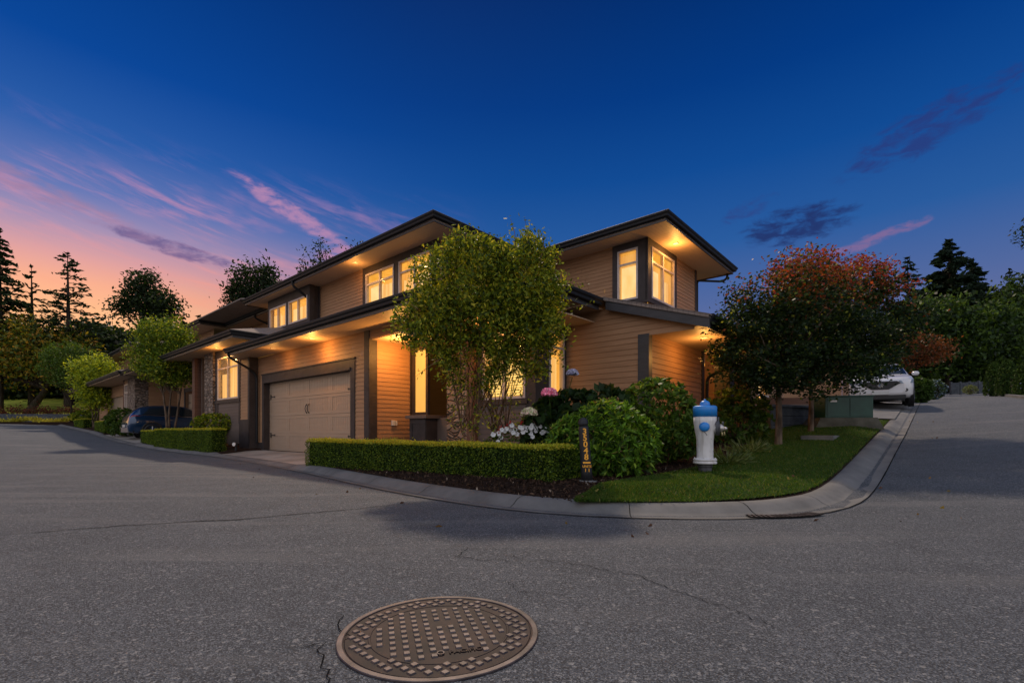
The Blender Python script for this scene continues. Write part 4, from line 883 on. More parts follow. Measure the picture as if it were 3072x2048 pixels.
# maples on the corner lawn: green below, copper and red new growth on top
def maple_cols(z0, z1, red):
    def fn(C, rng):
        t = np.clip((C[:, 2] - z0) / (z1 - z0), 0, 1) + rng.normal(size=len(C)) * .16
        G_ = np.array([(.016, .034, .010), (.030, .055, .012), (.010, .022, .008)]); O = np.array([(.18, .065, .020), (.10, .085, .02), (.24, .08, .024)]); R_ = np.array([(.30, .040, .028), (.38, .07, .030), (.18, .028, .022)])
        k_ = rng.integers(0, 3, len(C)); out = G_[k_]; o_ = rng.random(len(C)) < np.clip((t - .25) * 1.35, 0, .92); out[o_] = O[k_[o_]]; m_ = rng.random(len(C)) < np.clip((t - .35) * 1.4, 0, 1) * red; out[m_] = R_[k_[m_]]
        s_ = rng.random(len(C)) < .03; out[s_] = (.22, .24, .04)
        return out * rng.uniform(.7, 1.3, (len(C), 1))
    return fn
tree('maple', (*XY(-2.05, 9.68), soil(-2.05, 9.7) + .02), [(5.05, 8.45, 2.75, 1.25, .85, .75), (4.45, 8.3, 2.25, 1.0, .8, .7), (5.85, 8.55, 2.2, 1.0, .8, .75), (5.15, 8.4, 3.45, .85, .6, .46), (4.2, 8.2, 2.95, .68, .55, .46), (5.0, 8.3, 1.75, 1.5, .6, .40), (3.85, 8.1, 2.45, .5, .4, .34), (3.95, 8.1, 1.9, .42, .4, .3)],
     'maple with orange-tipped crown, nearer to the hydrant', 'tree', 'maples on the corner lawn', 430, 74, .115, .060, maple_cols(2.5, 3.9, .5), 31, .058, 1.05, 34, 'bark', .25, .62, flat=.6, tilt=0)
tree('maple', (*XY(-1.95, 12.2), soil(-1.95, 12.2) + .02), [(7.0, 10.3, 3.35, 1.4, .9, .95), (7.8, 10.5, 2.9, 1.15, .9, .95), (6.2, 10.2, 2.9, 1.0, .8, .85), (6.5, 10.4, 4.10, .85, .6, .50), (7.95, 10.5, 4.05, .85, .5, .60), (6.9, 10.4, 2.2, 1.3, .7, .45)],
     'maple with dark red top, in front of the green utility box', 'tree', 'maples on the corner lawn', 500, 74, .125, .066, maple_cols(2.9, 4.5, .85), 32, .055, .95, 34, 'bark', .25, .62, flat=.6, tilt=0)
# shrub and grassy clumps under the maples
rosette_bush('laurel_bush', [(4.35, 9.3, .95, .72, .4, .62)], G(4.4, 9.3), 'dark loose shrub between the hydrant and the nearer maple trunk', 'bush', 15, 420, 6, .12, .45, GREEN_D, shell=.4)
for i, (x, y, lab) in enumerate(((3.15, 6.95, 'pale spiky grass clump touching the right side of the hydrant'), (3.95, 7.9, 'pale spiky grass clump in the bed below the dark loose shrub'))):
    rng = np.random.default_rng(60 + i); b = G(x, y); t = thing('grass_clump', b, lab, 'plant', 'spiky clumps beside the hydrant'); n = 420
    d = rng.normal(size=(n, 3)); d[:, 2] = np.abs(d[:, 2]) * .55 + .15; d /= np.linalg.norm(d, axis=1)[:, None]; C = np.array(b) + d * (.10 + .22 * rng.random((n, 1))) * np.array([1.35, 1, .85])
    leaf_mesh('foliage', C, .13, [((.12, .16, .05), 4), ((.08, .12, .03), 4), ((.22, .26, .12), 1.5)], rng, t, .13, dirs=d * 4)
# shrubs by the left hedges
rosette_bush('shrub', [(-10.34, 16.58, .98, .80, .32, .36)], (-10.34, 16.58, .3), 'yellow-green shrub showing above the hedge, below the stone pier window', 'bush', 16, 520, 6, .09, .45, GREEN_Y, shell=.5)
rosette_bush('shrub', [(-20.6, 25.2, 1.15, .85, .6, .75)], (-20.6, 25.2, .5), 'dark dense shrub immediately left of the blue car', 'bush', 17, 500, 6, .16, .5, GREEN_D, shell=.6)
rosette_bush('shrub', [(-31.3, 35.0, 1.75, 1.1, .5, .45)], (-31.3, 35.0, 1.0), 'bright low shrub with yellow tips between the two farther hedges', 'bush', 18, 300, 6, .16, .5, GREEN_Y, shell=.6)
tree('ornamental_tree', (-14.6, 20.3, .40), [(-14.75, 20.3, 4.55, 1.15, .8, .95), (-14.3, 20.2, 3.5, 1.05, .7, .75), (-15.5, 20.2, 3.8, .65, .7, .75)], 'young tree with three thin stems in front of the blue car', 'tree', None, 340, 50, .16, .115, GREEN_Y, 22, .08, 1.9, 24, 'bark', .35, .5, 3)
tree('ornamental_tree', (-28.1, 32.0, .9), [(-28.1, 32, 4.5, 1.35, 1.0, 1.2), (-27.9, 32, 3.2, 1.1, .8, .9)], 'bright yellow-green small tree left of the farther townhouse', 'tree', None, 220, 46, .24, .17, [((.42, .46, .03), 4), ((.24, .32, .025), 4), ((.08, .13, .02), 2)], 23, .08, 1.0, 20, 'bark', .4, .5, 3)
tree('ornamental_tree', (-36.6, 39.6, 1.3), [(-36.8, 39.6, 6.2, 2.1, 1.2, 1.7), (-35.6, 39.6, 5.2, 1.5, 1.1, 1.2)], 'darker small tree with a single thin trunk standing by the most distant hedge', 'tree', None, 240, 46, .26, .18, GREEN_D, 24, .09, 1.4, 20, 'bark_dark', .3, .5)
# ------------------------------------------------------------------ the bank at the end of the left street
def wallbox(name, x0, x1, y0, y1, z0, z1, m, label, cat, group=None):
    mb = MB(); mb.box(x0, x1, y0, y1, z0, z1); o = mb.build(name, M[m], None, loc=((x0 + x1) / 2, y0, z0)); return tag(o, label, cat, group)
wallbox('retaining_wall', -60, -27.5, 41.0, 41.4, .8, 2.15, 'block', 'long low grey retaining wall below the red-brown plants on the left', 'wall')
mb = MB(); nx, ny = 40, 10
for i in range(nx + 1):
    for j in range(ny + 1):
        x = -75 + 50 * i / nx; y = 41.3 + 30 * j / ny; mb.v.append((x, y, 2.05 + 3.6 * sstep(j / ny, .0, .8) + .15 * math.sin(x * .5 + j)))
for i in range(nx):
    for j in range(ny): mb.f.append((i * (ny + 1) + j, (i + 1) * (ny + 1) + j, (i + 1) * (ny + 1) + j + 1, i * (ny + 1) + j + 1))
M['sunny_lawn'] = mat('bank_grass', rough=.95, spec=.1, fn=vary((.24, .30, .03), (.52, .48, .07), .6, 5, .6, 10, dist=.05))  # sunlight put into the colour: grass far brighter than the corner lawn
struct('grass_bank', mb, M['sunny_lawn'], True)
rng = np.random.default_rng(40); n = 9000; C = np.stack([rng.uniform(-58, -28, n), 41.9 + rng.normal(size=n) * .35, 2.2 + np.abs(rng.normal(size=n)) * .28], 1); C[:, 2] += .14 * np.sin(C[:, 0] * 3)
o = leaf_mesh('ground_cover', C, .16, [((.14, .035, .020), 4), ((.09, .03, .018), 3), ((.07, .07, .02), 1.5)], rng, None, .5, m='leaf_dull'); tag(o, 'red-brown low plants lining the top of the retaining wall', 'ground cover', kind='stuff')
n = 9000; C = np.stack([rng.uniform(-46, -29.5, n), 39.2 + rng.normal(size=n) * .35, 1.45 + np.abs(rng.normal(size=n)) * .14], 1); C[:, 2] += .12 * np.sin(C[:, 0] * 1.7)
o = leaf_mesh('ground_cover', C, .13, [((.48, .40, .03), 5), ((.30, .28, .03), 3)], rng, None, .5, m='leaf_dull'); tag(o, 'bright yellow ground cover along the far edge of the left street', 'ground cover', kind='stuff')
mb = MB(); mb.box(-60, -27.5, 38.2, 41.0, 1.0, 1.42); struct('far_bed', mb, M['mulch'])
t = thing('green_fence', (-30.6, 42.8, 2.2), 'thin green wire fence with one dark post on the grassy bank', 'fence'); mb = MB(); mb.tube([(-30.6, 42.8, 2.1), (-30.6, 42.8, 4.1)], .06, 6); mb.build('post', M['lawn_dark'], t); mb = MB()
mb.tube([(-44, 43.4, 4.0), (-30.6, 42.8, 4.0), (-25, 42.6, 4.0)], .022, 4); mb.tube([(-44, 43.4, 3.1), (-30.6, 42.8, 3.1), (-25, 42.6, 3.1)], .016, 4); mb.build('wire', M['lawn_dark'], t)
tree('broadleaf_tree', (-46.5, 46, 2.6), [(-48.5, 46, 8.6, 4.4, 3, 3.0), (-44.5, 46, 8.0, 4.0, 3, 2.4), (-53, 46, 8.5, 4, 3, 3.5)], 'wide orange-tinged tree with a leaning forked trunk on the grassy bank', 'tree', 'trees beyond the end of the left street', 640, 44, .55, .34, [((.26, .20, .02), 4), ((.11, .15, .02), 5), ((.38, .20, .03), 2), ((.05, .08, .014), 3)], 25, .32, 2.2, 26, 'bark_dark', .2, .5, lean=(1.6, 0))
DARK = [((.018, .034, .010), 5), ((.032, .054, .012), 3), ((.011, .020, .008), 3)]
tree('broadleaf_tree', (-49, 58, 3), [(-50, 58, 8.8, 5.0, 4, 4.6), (-45, 58, 8.2, 4.6, 4, 4.0)], 'dark round-topped tree in front of the sunset', 'tree', 'trees beyond the end of the left street', 640, 46, .7, .5, DARK, 26, .3, 3, 20, 'bark_dark', .5, .7)
tree('broadleaf_tree', (-38, 52, 3), [(-38.5, 52, 6.6, 3.8, 3, 4.2), (-33, 52, 6.8, 4, 3, 3.6), (-27, 50, 7, 3.5, 3, 3.2)], 'low dark thicket tree behind the farther townhouse roof', 'tree', 'trees beyond the end of the left street', 560, 46, .6, .46, DARK, 27, .25, 2, 16, 'bark_dark', .5, .7)
tree('broadleaf_tree', (-66, 58, 3), [(-66, 58, 6.5, 6, 4, 4.6), (-58, 58, 6.2, 6, 4, 4.4)], 'dark tree mass behind the wide orange-tinged tree', 'tree', 'trees beyond the end of the left street', 560, 44, .7, .5, DARK, 33, .3, 2, 16, 'bark_dark', .5, .7)
def conifer(x, y, zt, r, label, seed, levels=26, sparse=.0, cols=None, base=.18, size=.45, droop=-.15, group=None, asym=.35, zb=None, per=34, m='leaf_dull', curve=.8):
    rng = np.random.default_rng(seed); z0 = zgx(x, y) if zb is None else zb; t = thing('conifer_tree', (x, y, z0), label, 'tree', group); h = zt - z0; mb = MB()
    mb.tube([(x, y, z0 - .2), (x + .1, y, z0 + h * .5), (x, y, zt)], [h * .018 + .05, h * .011 + .03, .02], 7, False); C = []; Dn = []
    for i in range(levels):
        k_ = i / (levels - 1); z = z0 + h * (base + (1 - base) * k_); R_ = r * (1 - k_) ** curve + .12
        for a in range(int(5 + 3 * (1 - k_))):
            if rng.random() < sparse: continue
            th = rng.random() * 6.283; L = R_ * (1 - asym * rng.random() * 1.6 if rng.random() < .5 else 1 - .2 * rng.random()); d = np.array([math.cos(th), math.sin(th), droop + rng.normal() * .12])
            p0 = np.array([x, y, z]); p1 = p0 + d * L; mb.tube([tuple(p0), tuple(p0 + d * L * .5 + np.array([0, 0, .04 * L])), tuple(p1)], [.03 + .012 * L, .02 + .006 * L, .008], 4, False)
            nn = max(4, int(per * (L / r) ** .8)); s_ = rng.uniform(.28, 1.04, nn)[:, None]; q = p0 + d * L * s_ + rng.normal(size=(nn, 3)) * np.array([.13, .13, .075]) * (L * .55 + .25) * np.where(s_ > .8, .7, 1)
            C.append(q); Dn.append(np.tile(d, (nn, 1)))
    C = np.concatenate(C); Dn = np.concatenate(Dn); leaf_mesh('foliage', C, size, cols or DARK, rng, t, .42, dirs=Dn, m=m); mb.build('trunk', M['bark_dark'], t); return t
GL = 'trees beyond the end of the left street'
conifer(-42.9, 46, 17.8, 3.6, 'tall open-branched conifer standing alone against the pink sky', 51, 26, .32, size=.42, base=.30, group=GL, per=30, droop=.12, zb=3.2, curve=.6)
conifer(-48.4, 48, 17.2, 2.4, 'thin scraggly conifer left of the tall open-branched one', 52, 18, .5, size=.42, base=.3, group=GL, per=22, zb=3.5, droop=.2)
conifer(-49.0, 45.5, 20.0, 3.4, 'conifer cut off by the left edge of the picture', 53, 30, .1, size=.45, base=.4, group=GL, per=40, zb=3)
tree('broadleaf_tree', (-33.2, 43, 2.2), [(-33.2, 43, 13.2, 1.5, 1.2, 1.9), (-31.7, 43, 11.6, 1.7, 1.3, 1.5), (-34.8, 43, 11.9, 1.0, 1, .8)], 'tall thin-trunked tree with a ragged round crown against the orange sky', 'tree', GL, 170, 36, .40, .30, DARK, 28, .16, 7.2, 30, 'bark_dark', .2, .5)
tree('broadleaf_tree', (-24.2, 45, 2.5), [(-24.3, 45, 14.6, 2.2, 1.5, 1.9), (-25.8, 45, 13.0, 1.3, 1.2, 1.4), (-22.6, 45, 13.3, 1.7, 1.2, 1.5), (-25.2, 45, 10.8, 1.2, 1, 1.3)], 'tree with upright leafy fingers behind the long left roof', 'tree', GL, 170, 36, .34, .32, DARK, 29, .22, 5.5, 34, 'bark_dark', .2, .5, flat=1.5)
tree('broadleaf_tree', (-18.0, 46, 3.0), [(-18.4, 46, 17.2, 1.5, 1, 1.9), (-15.4, 46, 17.6, 1.2, 1, 1.3), (-20.2, 46, 16, .9, .8, 1.2)], 'sparse twiggy treetop poking above the long upper roof', 'tree', GL, 60, 14, .34, .26, DARK, 30, .18, 9.5, 36, 'bark_dark', .2, .5)
for i, (x, zt, lab) in enumerate(((-57.5, 19.2, 'leftmost'), (-54.6, 19.9, 'second from the left'), (-52.4, 18.6, 'third from the left'), (-49.9, 18.9, 'third from the right'), (-47.4, 18.0, 'second from the right'), (-43.2, 18.6, 'rightmost'))): conifer(x, 76, zt, 2.3, lab + ' of the small distant conifers in a row above the far roof', 70 + i, 15, .0, size=.8, base=.3, group='distant conifer row', per=22, zb=3)
# ------------------------------------------------------------------ woods at the top of the side street
GR = 'trees at the top of the side street'
BLUE = [((.012, .026, .014), 5), ((.020, .038, .018), 3), ((.008, .016, .009), 3)]; MID = [((.045, .088, .018), 4), ((.080, .135, .024), 3), ((.018, .036, .012), 4)]
conifer(46.8, 51, 21.0, 5.6, 'tallest dense conifer right of the red maple', 81, 34, .0, BLUE, .2, .75, group=GR, per=100)
conifer(54.0, 56, 20.6, 5.0, 'second dense conifer, right of the tallest', 82, 30, .0, BLUE, .2, .8, group=GR, per=90)
conifer(59.5, 57, 20.0, 2.6, 'thin-topped conifer near the right edge of the picture', 83, 22, .2, BLUE, .4, .5, group=GR, per=26)
conifer(50.3, 55, 19.2, 4.2, 'shorter dense conifer between the two tallest ones', 97, 28, .0, BLUE, .15, .8, group=GR, per=80)
conifer(41.5, 50, 18.8, 3.6, 'conifer top showing just behind the red maple', 84, 26, .05, BLUE, .3, .5, group=GR, per=30)
conifer(25.5, 42, 13.6, 2.4, 'small conifer top showing between the corner eave and the maples', 85, 20, .1, BLUE, .3, .5, group=GR, per=26)
tree('broadleaf_tree', (18.4, 15.2, zgx(18.4, 15.2)), [(17.2, 15.0, 7.05, 1.15, .8, .35), (18.6, 15.2, 7.6, 1.2, 1, .8)], 'overhanging tree whose leafy branch tip enters at the right edge', 'tree', None, 90, 40, .12, .11, DARK, 34, .12, 4.5, 24, 'bark_dark', .2, .5)
tree('broadleaf_tree', (42, 46, 4.9), [(41, 46, 9.8, 4.2, 3, 3.6), (45.5, 47, 9.5, 4, 3, 3.5), (38.5, 46, 8, 3.2, 2.5, 3)], 'broad mid-green tree below the tallest conifer', 'tree', GR, 640, 50, .55, .40, MID, 86, .25, 1.5, 20, 'bark_dark', .5, .55)
tree('broadleaf_tree', (54, 50, 5.2), [(50.5, 50, 9.5, 3.8, 3, 4.0), (54.5, 50, 11.6, 4.6, 3, 5.0), (60, 50, 12, 5, 3, 5)], 'large green tree filling the right edge above the brown fence', 'tree', GR, 900, 50, .6, .42, MID, 87, .3, 1.5, 20, 'bark_dark', .5, .55)
tree('broadleaf_tree', (48.5, 58, 5.8), [(47, 58, 9, 4.5, 2, 3.4), (52.5, 58, 9, 4.5, 2, 3.4), (57.5, 60, 9.5, 4.5, 2, 3.6)], 'dark undergrowth closing the top of the side street', 'tree', GR, 520, 40, .6, .42, DARK, 88, .3, .8, 12, 'bark_dark', .4, .6)
tree('broadleaf_tree', (40.5, 50, 5.2), [(39.5, 50, 7.2, 3.6, 2, 2.6), (44.5, 51, 7.0, 3.6, 2, 2.4)], 'dark bushy tree behind the rusty-leaved one', 'tree', GR, 360, 40, .5, .36, DARK, 89, .3, .8, 12, 'bark_dark', .4, .6)
tree('maple', (31.0, 36.5, 4.4), [(31.2, 36.5, 6.9, 2.3, 1.4, 1.1), (29.4, 36.5, 6.3, 1.6, 1.3, 1.0)], 'small rusty-red maple beyond the white car', 'tree', None, 140, 44, .30, .18, [((.20, .060, .020), 4), ((.13, .045, .018), 4), ((.05, .04, .015), 2)], 90, .1, 1.5, 16, 'bark_dark', .4, .55)
def cedar(x, y, h, r, label, seed):
    rng = np.random.default_rng(seed); z0 = zgx(x, y); t = thing('cedar', (x, y, z0), label, 'tree', 'columnar cedars at the right edge'); n = 3200; k_ = rng.random(n) ** .8; th = rng.random(n) * 6.283
    R_ = r * (1 - k_ ** 2.6) ** .6 * (.82 + .2 * rng.random(n)); C = np.stack([x + np.cos(th) * R_, y + np.sin(th) * R_, z0 + .05 + k_ * h], 1); leaf_mesh('crown', C, .13, [((.045, .085, .012), 4), ((.025, .050, .010), 4), ((.10, .14, .02), 1)], rng, t, .4, m='leaf_dull', tilt=1.2)
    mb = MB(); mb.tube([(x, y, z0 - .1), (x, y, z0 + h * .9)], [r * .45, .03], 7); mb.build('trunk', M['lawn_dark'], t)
cedar(26.3, 24.4, 1.75, .48, 'nearest cedar, cut by the right edge', 91); cedar(27.2, 26.2, 1.95, .50, 'middle one of the three cedars', 92); cedar(27.9, 27.6, 1.9, .45, 'farthest of the three cedars, beside the brown fence', 93)
x, y = 38.0, 37.0
def fence_run(name, p0, p1, h, m, label, posts=4, group=None):
    z0 = min(zgx(*p0), zgx(*p1)); t = thing(name, (*p0, z0), label, 'fence', group); d = Vector((p1[0] - p0[0], p1[1] - p0[1])); L = d.length; d.normalize(); nrm = Vector((-d.y, d.x))
    F_ = lambda a, b, c: (p0[0] + d.x * a + nrm.x * b, p0[1] + d.y * a + nrm.y * b, zgx(p0[0] + d.x * a, p0[1] + d.y * a) + c)
    n = int(L / .15); mb = MB()
    for i in range(n): mb.box(i * L / n, (i + 1) * L / n - .012, -.02, .02, .05, h, F_)
    mb.build('boards', M[m], t)
    for i in range(posts + 1): mb = MB(); a = L * i / posts; mb.box(a - .06, a + .06, -.06, .06, 0, h + .08, F_); mb.build('post', M[m], t)
    return t
fence_run('wood_fence', (34.4, 34.2), (37.6, 35.6), 1.05, 'fence', 'red-brown board fence behind the cedars')
fence_run('wood_fence', (35.0, 38.0), (38.4, 38.5), .95, 'block', 'grey weathered fence left of the red-brown one', 4)
rosette_bush('grass_clump', [(34.6, 36.0, zgx(34.6, 36) + .35, .5, .3, .35)], (34.6, 36, zgx(34.6, 36)), 'pale leafy clump at the foot of the grey weathered fence', 'plant', 94, 120, 6, .14, .3, [((.22, .25, .14), 3), ((.12, .16, .06), 3)], shell=.4)
rosette_bush('shrub', [(18.7, 21.9, zgx(18.7, 21.9) + .55, .42, .6, .60)], (18.7, 21.9, zgx(18.7, 21.9)), 'leafy green shrub right of the white car', 'bush', 95, 520, 6, .15, .5, [((.05, .10, .016), 4), ((.03, .06, .012), 4)], shell=.5)
rosette_bush('hydrangea', [(23.2, 26.2, zgx(23.2, 26.2) + .55, .5, .6, .55)], (23.2, 26.2, zgx(23.2, 26.2)), 'bluish flowering shrub farther up the kerb from the white car', 'bush', 96, 260, 6, .12, .6, [((.20, .28, .45), 2), ((.04, .07, .02), 4)], shell=.6)
# right-hand side of the side street
RK = smooth_line([(3.35, 27), (3.4, 30), (3.3, 33), (3.2, 36), (3.6, 39), (4.6, 42), (6, 46)], 1)
sheet([3.3, 3.5, 3.8, 4.5, 6, 9, 14, 22, 40], fr(21, 48, 20), lambda u, v: zg(u, v) + .09, 'verge', M['earth']); mb = MB()
for i in range(21): mb.v += [(*XY(3.12, 21 + i * 1.35), zg(3, 21 + i * 1.35) - .02), (*XY(3.12, 21 + i * 1.35), zg(3, 21 + i * 1.35) + .12), (*XY(3.3, 21 + i * 1.35), zg(3, 21 + i * 1.35) + .12), (*XY(3.3, 21 + i * 1.35), zg(3, 21 + i * 1.35) + .02)]
for i in range(20):
    for j in range(3): mb.f.append((i * 4 + j, i * 4 + j + 1, i * 4 + 5 + j, i * 4 + 4 + j))
struct('far_kerb', mb, M['concrete'])
# ================================================================== STREET FURNITURE AND CARS
def worn_paint(c1, c2, chip):
    def fn(q, b):
        v = coords(q); c = q.ramp(q.noise(v, 7, 5), [(.35, c1), (.65, c2)]); n = q.noise(v, 26, 6, .7); c = q.mix(q.ss(n, .66, .70), c, chip)
        st_ = q.noise(coords(q, 'Object', (9, 9, 1.1)), 2.2, 4, .6); c = q.mix(q.m('MULTIPLY', q.ss(st_, .50, .72), .40), c, (.20, .15, .11)); q.put(b.inputs['Base Color'], c); bump(q, b, q.noise(v, 70, 4), .3, .004)
    return fn
M['paint_white'] = mat('hydrant_white', rough=.5, coat=.1, fn=worn_paint((.60, .57, .56), (.74, .71, .70), (.16, .09, .06)))
M['paint_blue'] = mat('hydrant_blue', rough=.4, coat=.2, fn=worn_paint((.010, .19, .60), (.020, .25, .70), (.012, .05, .12)))
M['cast'] = mat('dark_cast_iron', rough=.6, metal=.3, fn=vary((.05, .05, .055), (.10, .10, .11), 20, 4, .3, 80, dist=.003))
M['steel'] = mat('worn_steel', (.55, .50, .46), .4, metal=.7)
hx, hy = 2.53, 6.25; hz = G(hx, hy)[2] + .01; hd = thing('fire_hydrant', (hx, hy, hz), 'white fire hydrant with bright blue bonnet standing on the lawn', 'hydrant')
P = (hx, hy, hz)
mb = MB(); mb.lathe([(.085, -.05), (.085, .06), (.095, .075), (.095, .115)], 32, P); mb.build('base', M['cast'], hd, smooth=False, bevel=.003)
mb = MB(); mb.lathe([(.142, .112), (.147, .118), (.147, .138), (.138, .142), (.138, .148), (.147, .152), (.147, .170), (.140, .178), (.106, .182), (.103, .20), (.103, .40), (.110, .46), (.128, .56), (.140, .66), (.144, .725), (.10, .727)], 48, P); body = mb.build('barrel', M['paint_white'], hd, smooth=True)
mb = MB()
for a in range(8):
    th = a * math.pi / 4 + .3; mb.lathe([(.010, .176), (.010, .192)], 6, (hx + .125 * math.cos(th), hy + .125 * math.sin(th), hz))
mb.build('flange_bolts', M['paint_white'], hd)
mb = MB(); mb.lathe([(.10, .722), (.147, .725), (.148, .84), (.143, .858), (.125, .868), (.06, .872), (.058, .874)], 48, P); mb.build('bonnet', M['paint_blue'], hd, smooth=True)
mb = MB(); mb.lathe([(.062, .866), (.064, .885), (.058, .912), (.040, .930), (.018, .936), (.014, .938), (.014, .950), (.008, .956)], 24, P); mb.build('cap_nut', M['paint_blue'], hd, smooth=True)
ax = Vector((-.42, -.9, 0)).normalized(); c = Vector(P) + Vector((0, 0, .592)) + ax * .118
mb = MB(); mb.lathe([(.064, -.03), (.064, .012), (.060, .016), (.060, .03), (.050, .044), (.030, .052), (.002, .054)], 32, c, ax); mb.build('hose_cap', M['paint_blue'], hd, smooth=True)
mb = MB(); q0 = c + Vector((-.02, -.045, -.06)); mb.tube([q0, q0 + Vector((.02, -.004, -.028)), q0 + Vector((.035, -.002, -.05))], .004, 6); mb.build('cap_chain', M['cast'], hd)
ax = Vector((.93, -.36, 0)).normalized(); c = Vector(P) + Vector((0, 0, .575)) + ax * .10
mb = MB(); mb.lathe([(.095, -.06), (.090, -.02), (.072, .02), (.070, .035)], 32, c, ax); mb.build('pumper_nozzle', M['paint_white'], hd, smooth=True)
mb = MB(); mb.lathe([(.092, .026), (.098, .030), (.098, .068), (.090, .074), (.05, .078)], 32, c, ax); col_ = mb.build('nozzle_collar', M['cast'], hd, smooth=False)
mb = MB(); mb.lathe([(.052, .070), (.050, .10), (.034, .118), (.030, .13)], 24, c, ax); mb.lathe([(.022, .128), (.024, .15), (.014, .165), (.004, .168)], 16, c + Vector((0, 0, -.005)), ax); mb.build('nozzle_cap', M['steel'], hd, smooth=True)
mb = MB(); e = c + ax * .085; mb.tube([e + Vector((-.03, 0, .05)), e + Vector((-.028, 0, .10)), e + Vector((-.03, 0, .145))], [.013, .011, .015], 8); mb.tube([e + Vector((.03, 0, .03)), e + Vector((.034, 0, .085))], [.010, .013], 8); mb.build('lever', M['cast'], hd, smooth=True)
mb = MB(); mb.tube([e + Vector((.01, -.02, -.05)), e + Vector((.018, -.022, -.10))], .012, 8); mb.tube([e + Vector((.045, -.01, -.045)), e + Vector((.052, -.01, -.095))], .009, 8); mb.build('drain_fitting', mat('dull_brass', (.42, .34, .16), .45, metal=.5), hd, smooth=True)
# ---- house number post
def text_mesh(name, body_, size, m, parent, loc, rot=(math.pi / 2, 0, 0), ext=.002, align='CENTER', sx_=1):
    cu = bpy.data.curves.new(name, 'FONT'); cu.body = body_; cu.size = size; cu.extrude = ext; cu.align_x = align; cu.align_y = 'CENTER'; cu.resolution_u = 3; cu.offset = size * .022
    t = bpy.data.objects.new(name, cu); me = bpy.data.meshes.new_from_object(t); me.name = name; bpy.data.objects.remove(t); bpy.data.curves.remove(cu); me.materials.clear(); me.materials.append(m)
    Rm = Matrix.Translation(Vector(loc) - world_loc(parent)) @ Matrix.Rotation(rot[2], 4, 'Z') @ Matrix.Rotation(rot[0], 4, 'X') @ Matrix.Diagonal((sx_, 1, 1, 1)); me.transform(Rm)
    o = bpy.data.objects.new(name, me); COL.objects.link(o); o.parent = parent; return o
bx, by = .83, 5.40; bz = G(bx, by)[2] - .02; bt = thing('number_post', (bx, by, bz), 'short black post with orange house number at the right end of the long hedge', 'bollard')
M['post_black'] = mat('post_black', (.020, .020, .022), .55, spec=.35); M['orange'] = mat('orange_vinyl', (.95, .42, .03), .5)
lean_ = Vector((-.045, 0, .66)).normalized()
mb = MB(); mb.lathe([(.066, 0), (.063, .09), (.058, .55), (.056, .60), (.050, .605)], 32, (bx + .02, by, bz + .04), lean_); mb.build('shaft', M['post_black'], bt, smooth=True)
top = Vector((bx + .02, by, bz + .04)) + lean_ * .60
mb = MB(); mb.lathe([(.050, 0), (.050, .025), (.055, .03), (.055, .05)] + [(.055 * math.cos(a / 8 * math.pi / 2), .05 + .056 * math.sin(a / 8 * math.pi / 2)) for a in range(9)], 32, top, lean_); mb.build('dome', M['post_black'], bt, smooth=True)
mb = MB(); mb.lathe([(.085, -.02), (.088, .02), (.080, .036), (.02, .038)], 28, (bx + .01, by - .01, bz + .0)); mb.box(bx + .0, bx + .135, by - .10, by + .02, bz + .0, bz + .03); mb.build('footing', M['concrete'], bt, bevel=.006)
def on_post(h, off=.0): p = Vector((bx + .02, by, bz + .04)) + lean_ * h; return (p.x + off, p.y - .0645 + .008 * h, p.z)
for i, ch in enumerate('35048'): text_mesh('numeral', ch, .092, M['orange'], bt, on_post(.545 - i * .0715), ext=.003, sx_=1.05)
mb = MB(); p = on_post(.198); mb.box(p[0] - .042, p[0] + .042, p[1] - .004, p[1] + .012, p[2] - .009, p[2] + .009); mb.build('stripe', M['orange'], bt)
text_mesh('lettering', 'UNITS', .036, M['orange'], bt, on_post(.155), ext=.004); text_mesh('numeral', '1 1', .05, M['orange'], bt, on_post(.112), ext=.004)
# ---- manhole cover
mx_, my_, mr = -.268, 1.775, .365; mh = thing('manhole_cover', (mx_, my_, 0), 'large round rusty manhole cover with raised square studs in the road', 'manhole cover')
M['rust'] = mat('rusty_iron', rough=.7, metal=.25, spec=.4, fn=vary((.010, .006, .006), (.036, .019, .016), 9, 6, .5, 90, dist=.002))
M['rust_stud'] = mat('worn_iron', rough=.48, metal=.45, spec=.5, fn=vary((.042, .033, .034), (.100, .080, .082), 14, 5, .3, 120, dist=.001))
mb = MB(); n = 96
def ring(mb, prof, n, cx, cy):
    b = len(mb.v)
    for r, z in prof:
        for k in range(n): th = 2 * math.pi * k / n; mb.v.append((cx + r * math.cos(th), cy + r * math.sin(th), z))
    for i in range(len(prof) - 1):
        for k in range(n): k2 = (k + 1) % n; mb.f.append((b + i * n + k, b + i * n + k2, b + (i + 1) * n + k2, b + (i + 1) * n + k))
ring(mb, [(mr, -.01), (mr, .005), (mr - .003, .007), (mr - .020, .007), (mr - .023, .005), (mr - .023, .001)], n, mx_, my_); mb.build('rim', M['rust_stud'], mh, smooth=False)
mb = MB(); ring(mb, [(mr - .023, .001), (mr - .027, .0012), (mr - .030, .004), (.258, .004), (.256, .006), (.250, .006), (.248, .004), (.001, .004)], n, mx_, my_); mb.build('plate', M['rust'], mh)
mb = MB(); st = math.radians(16); rr = np.random.default_rng(3)
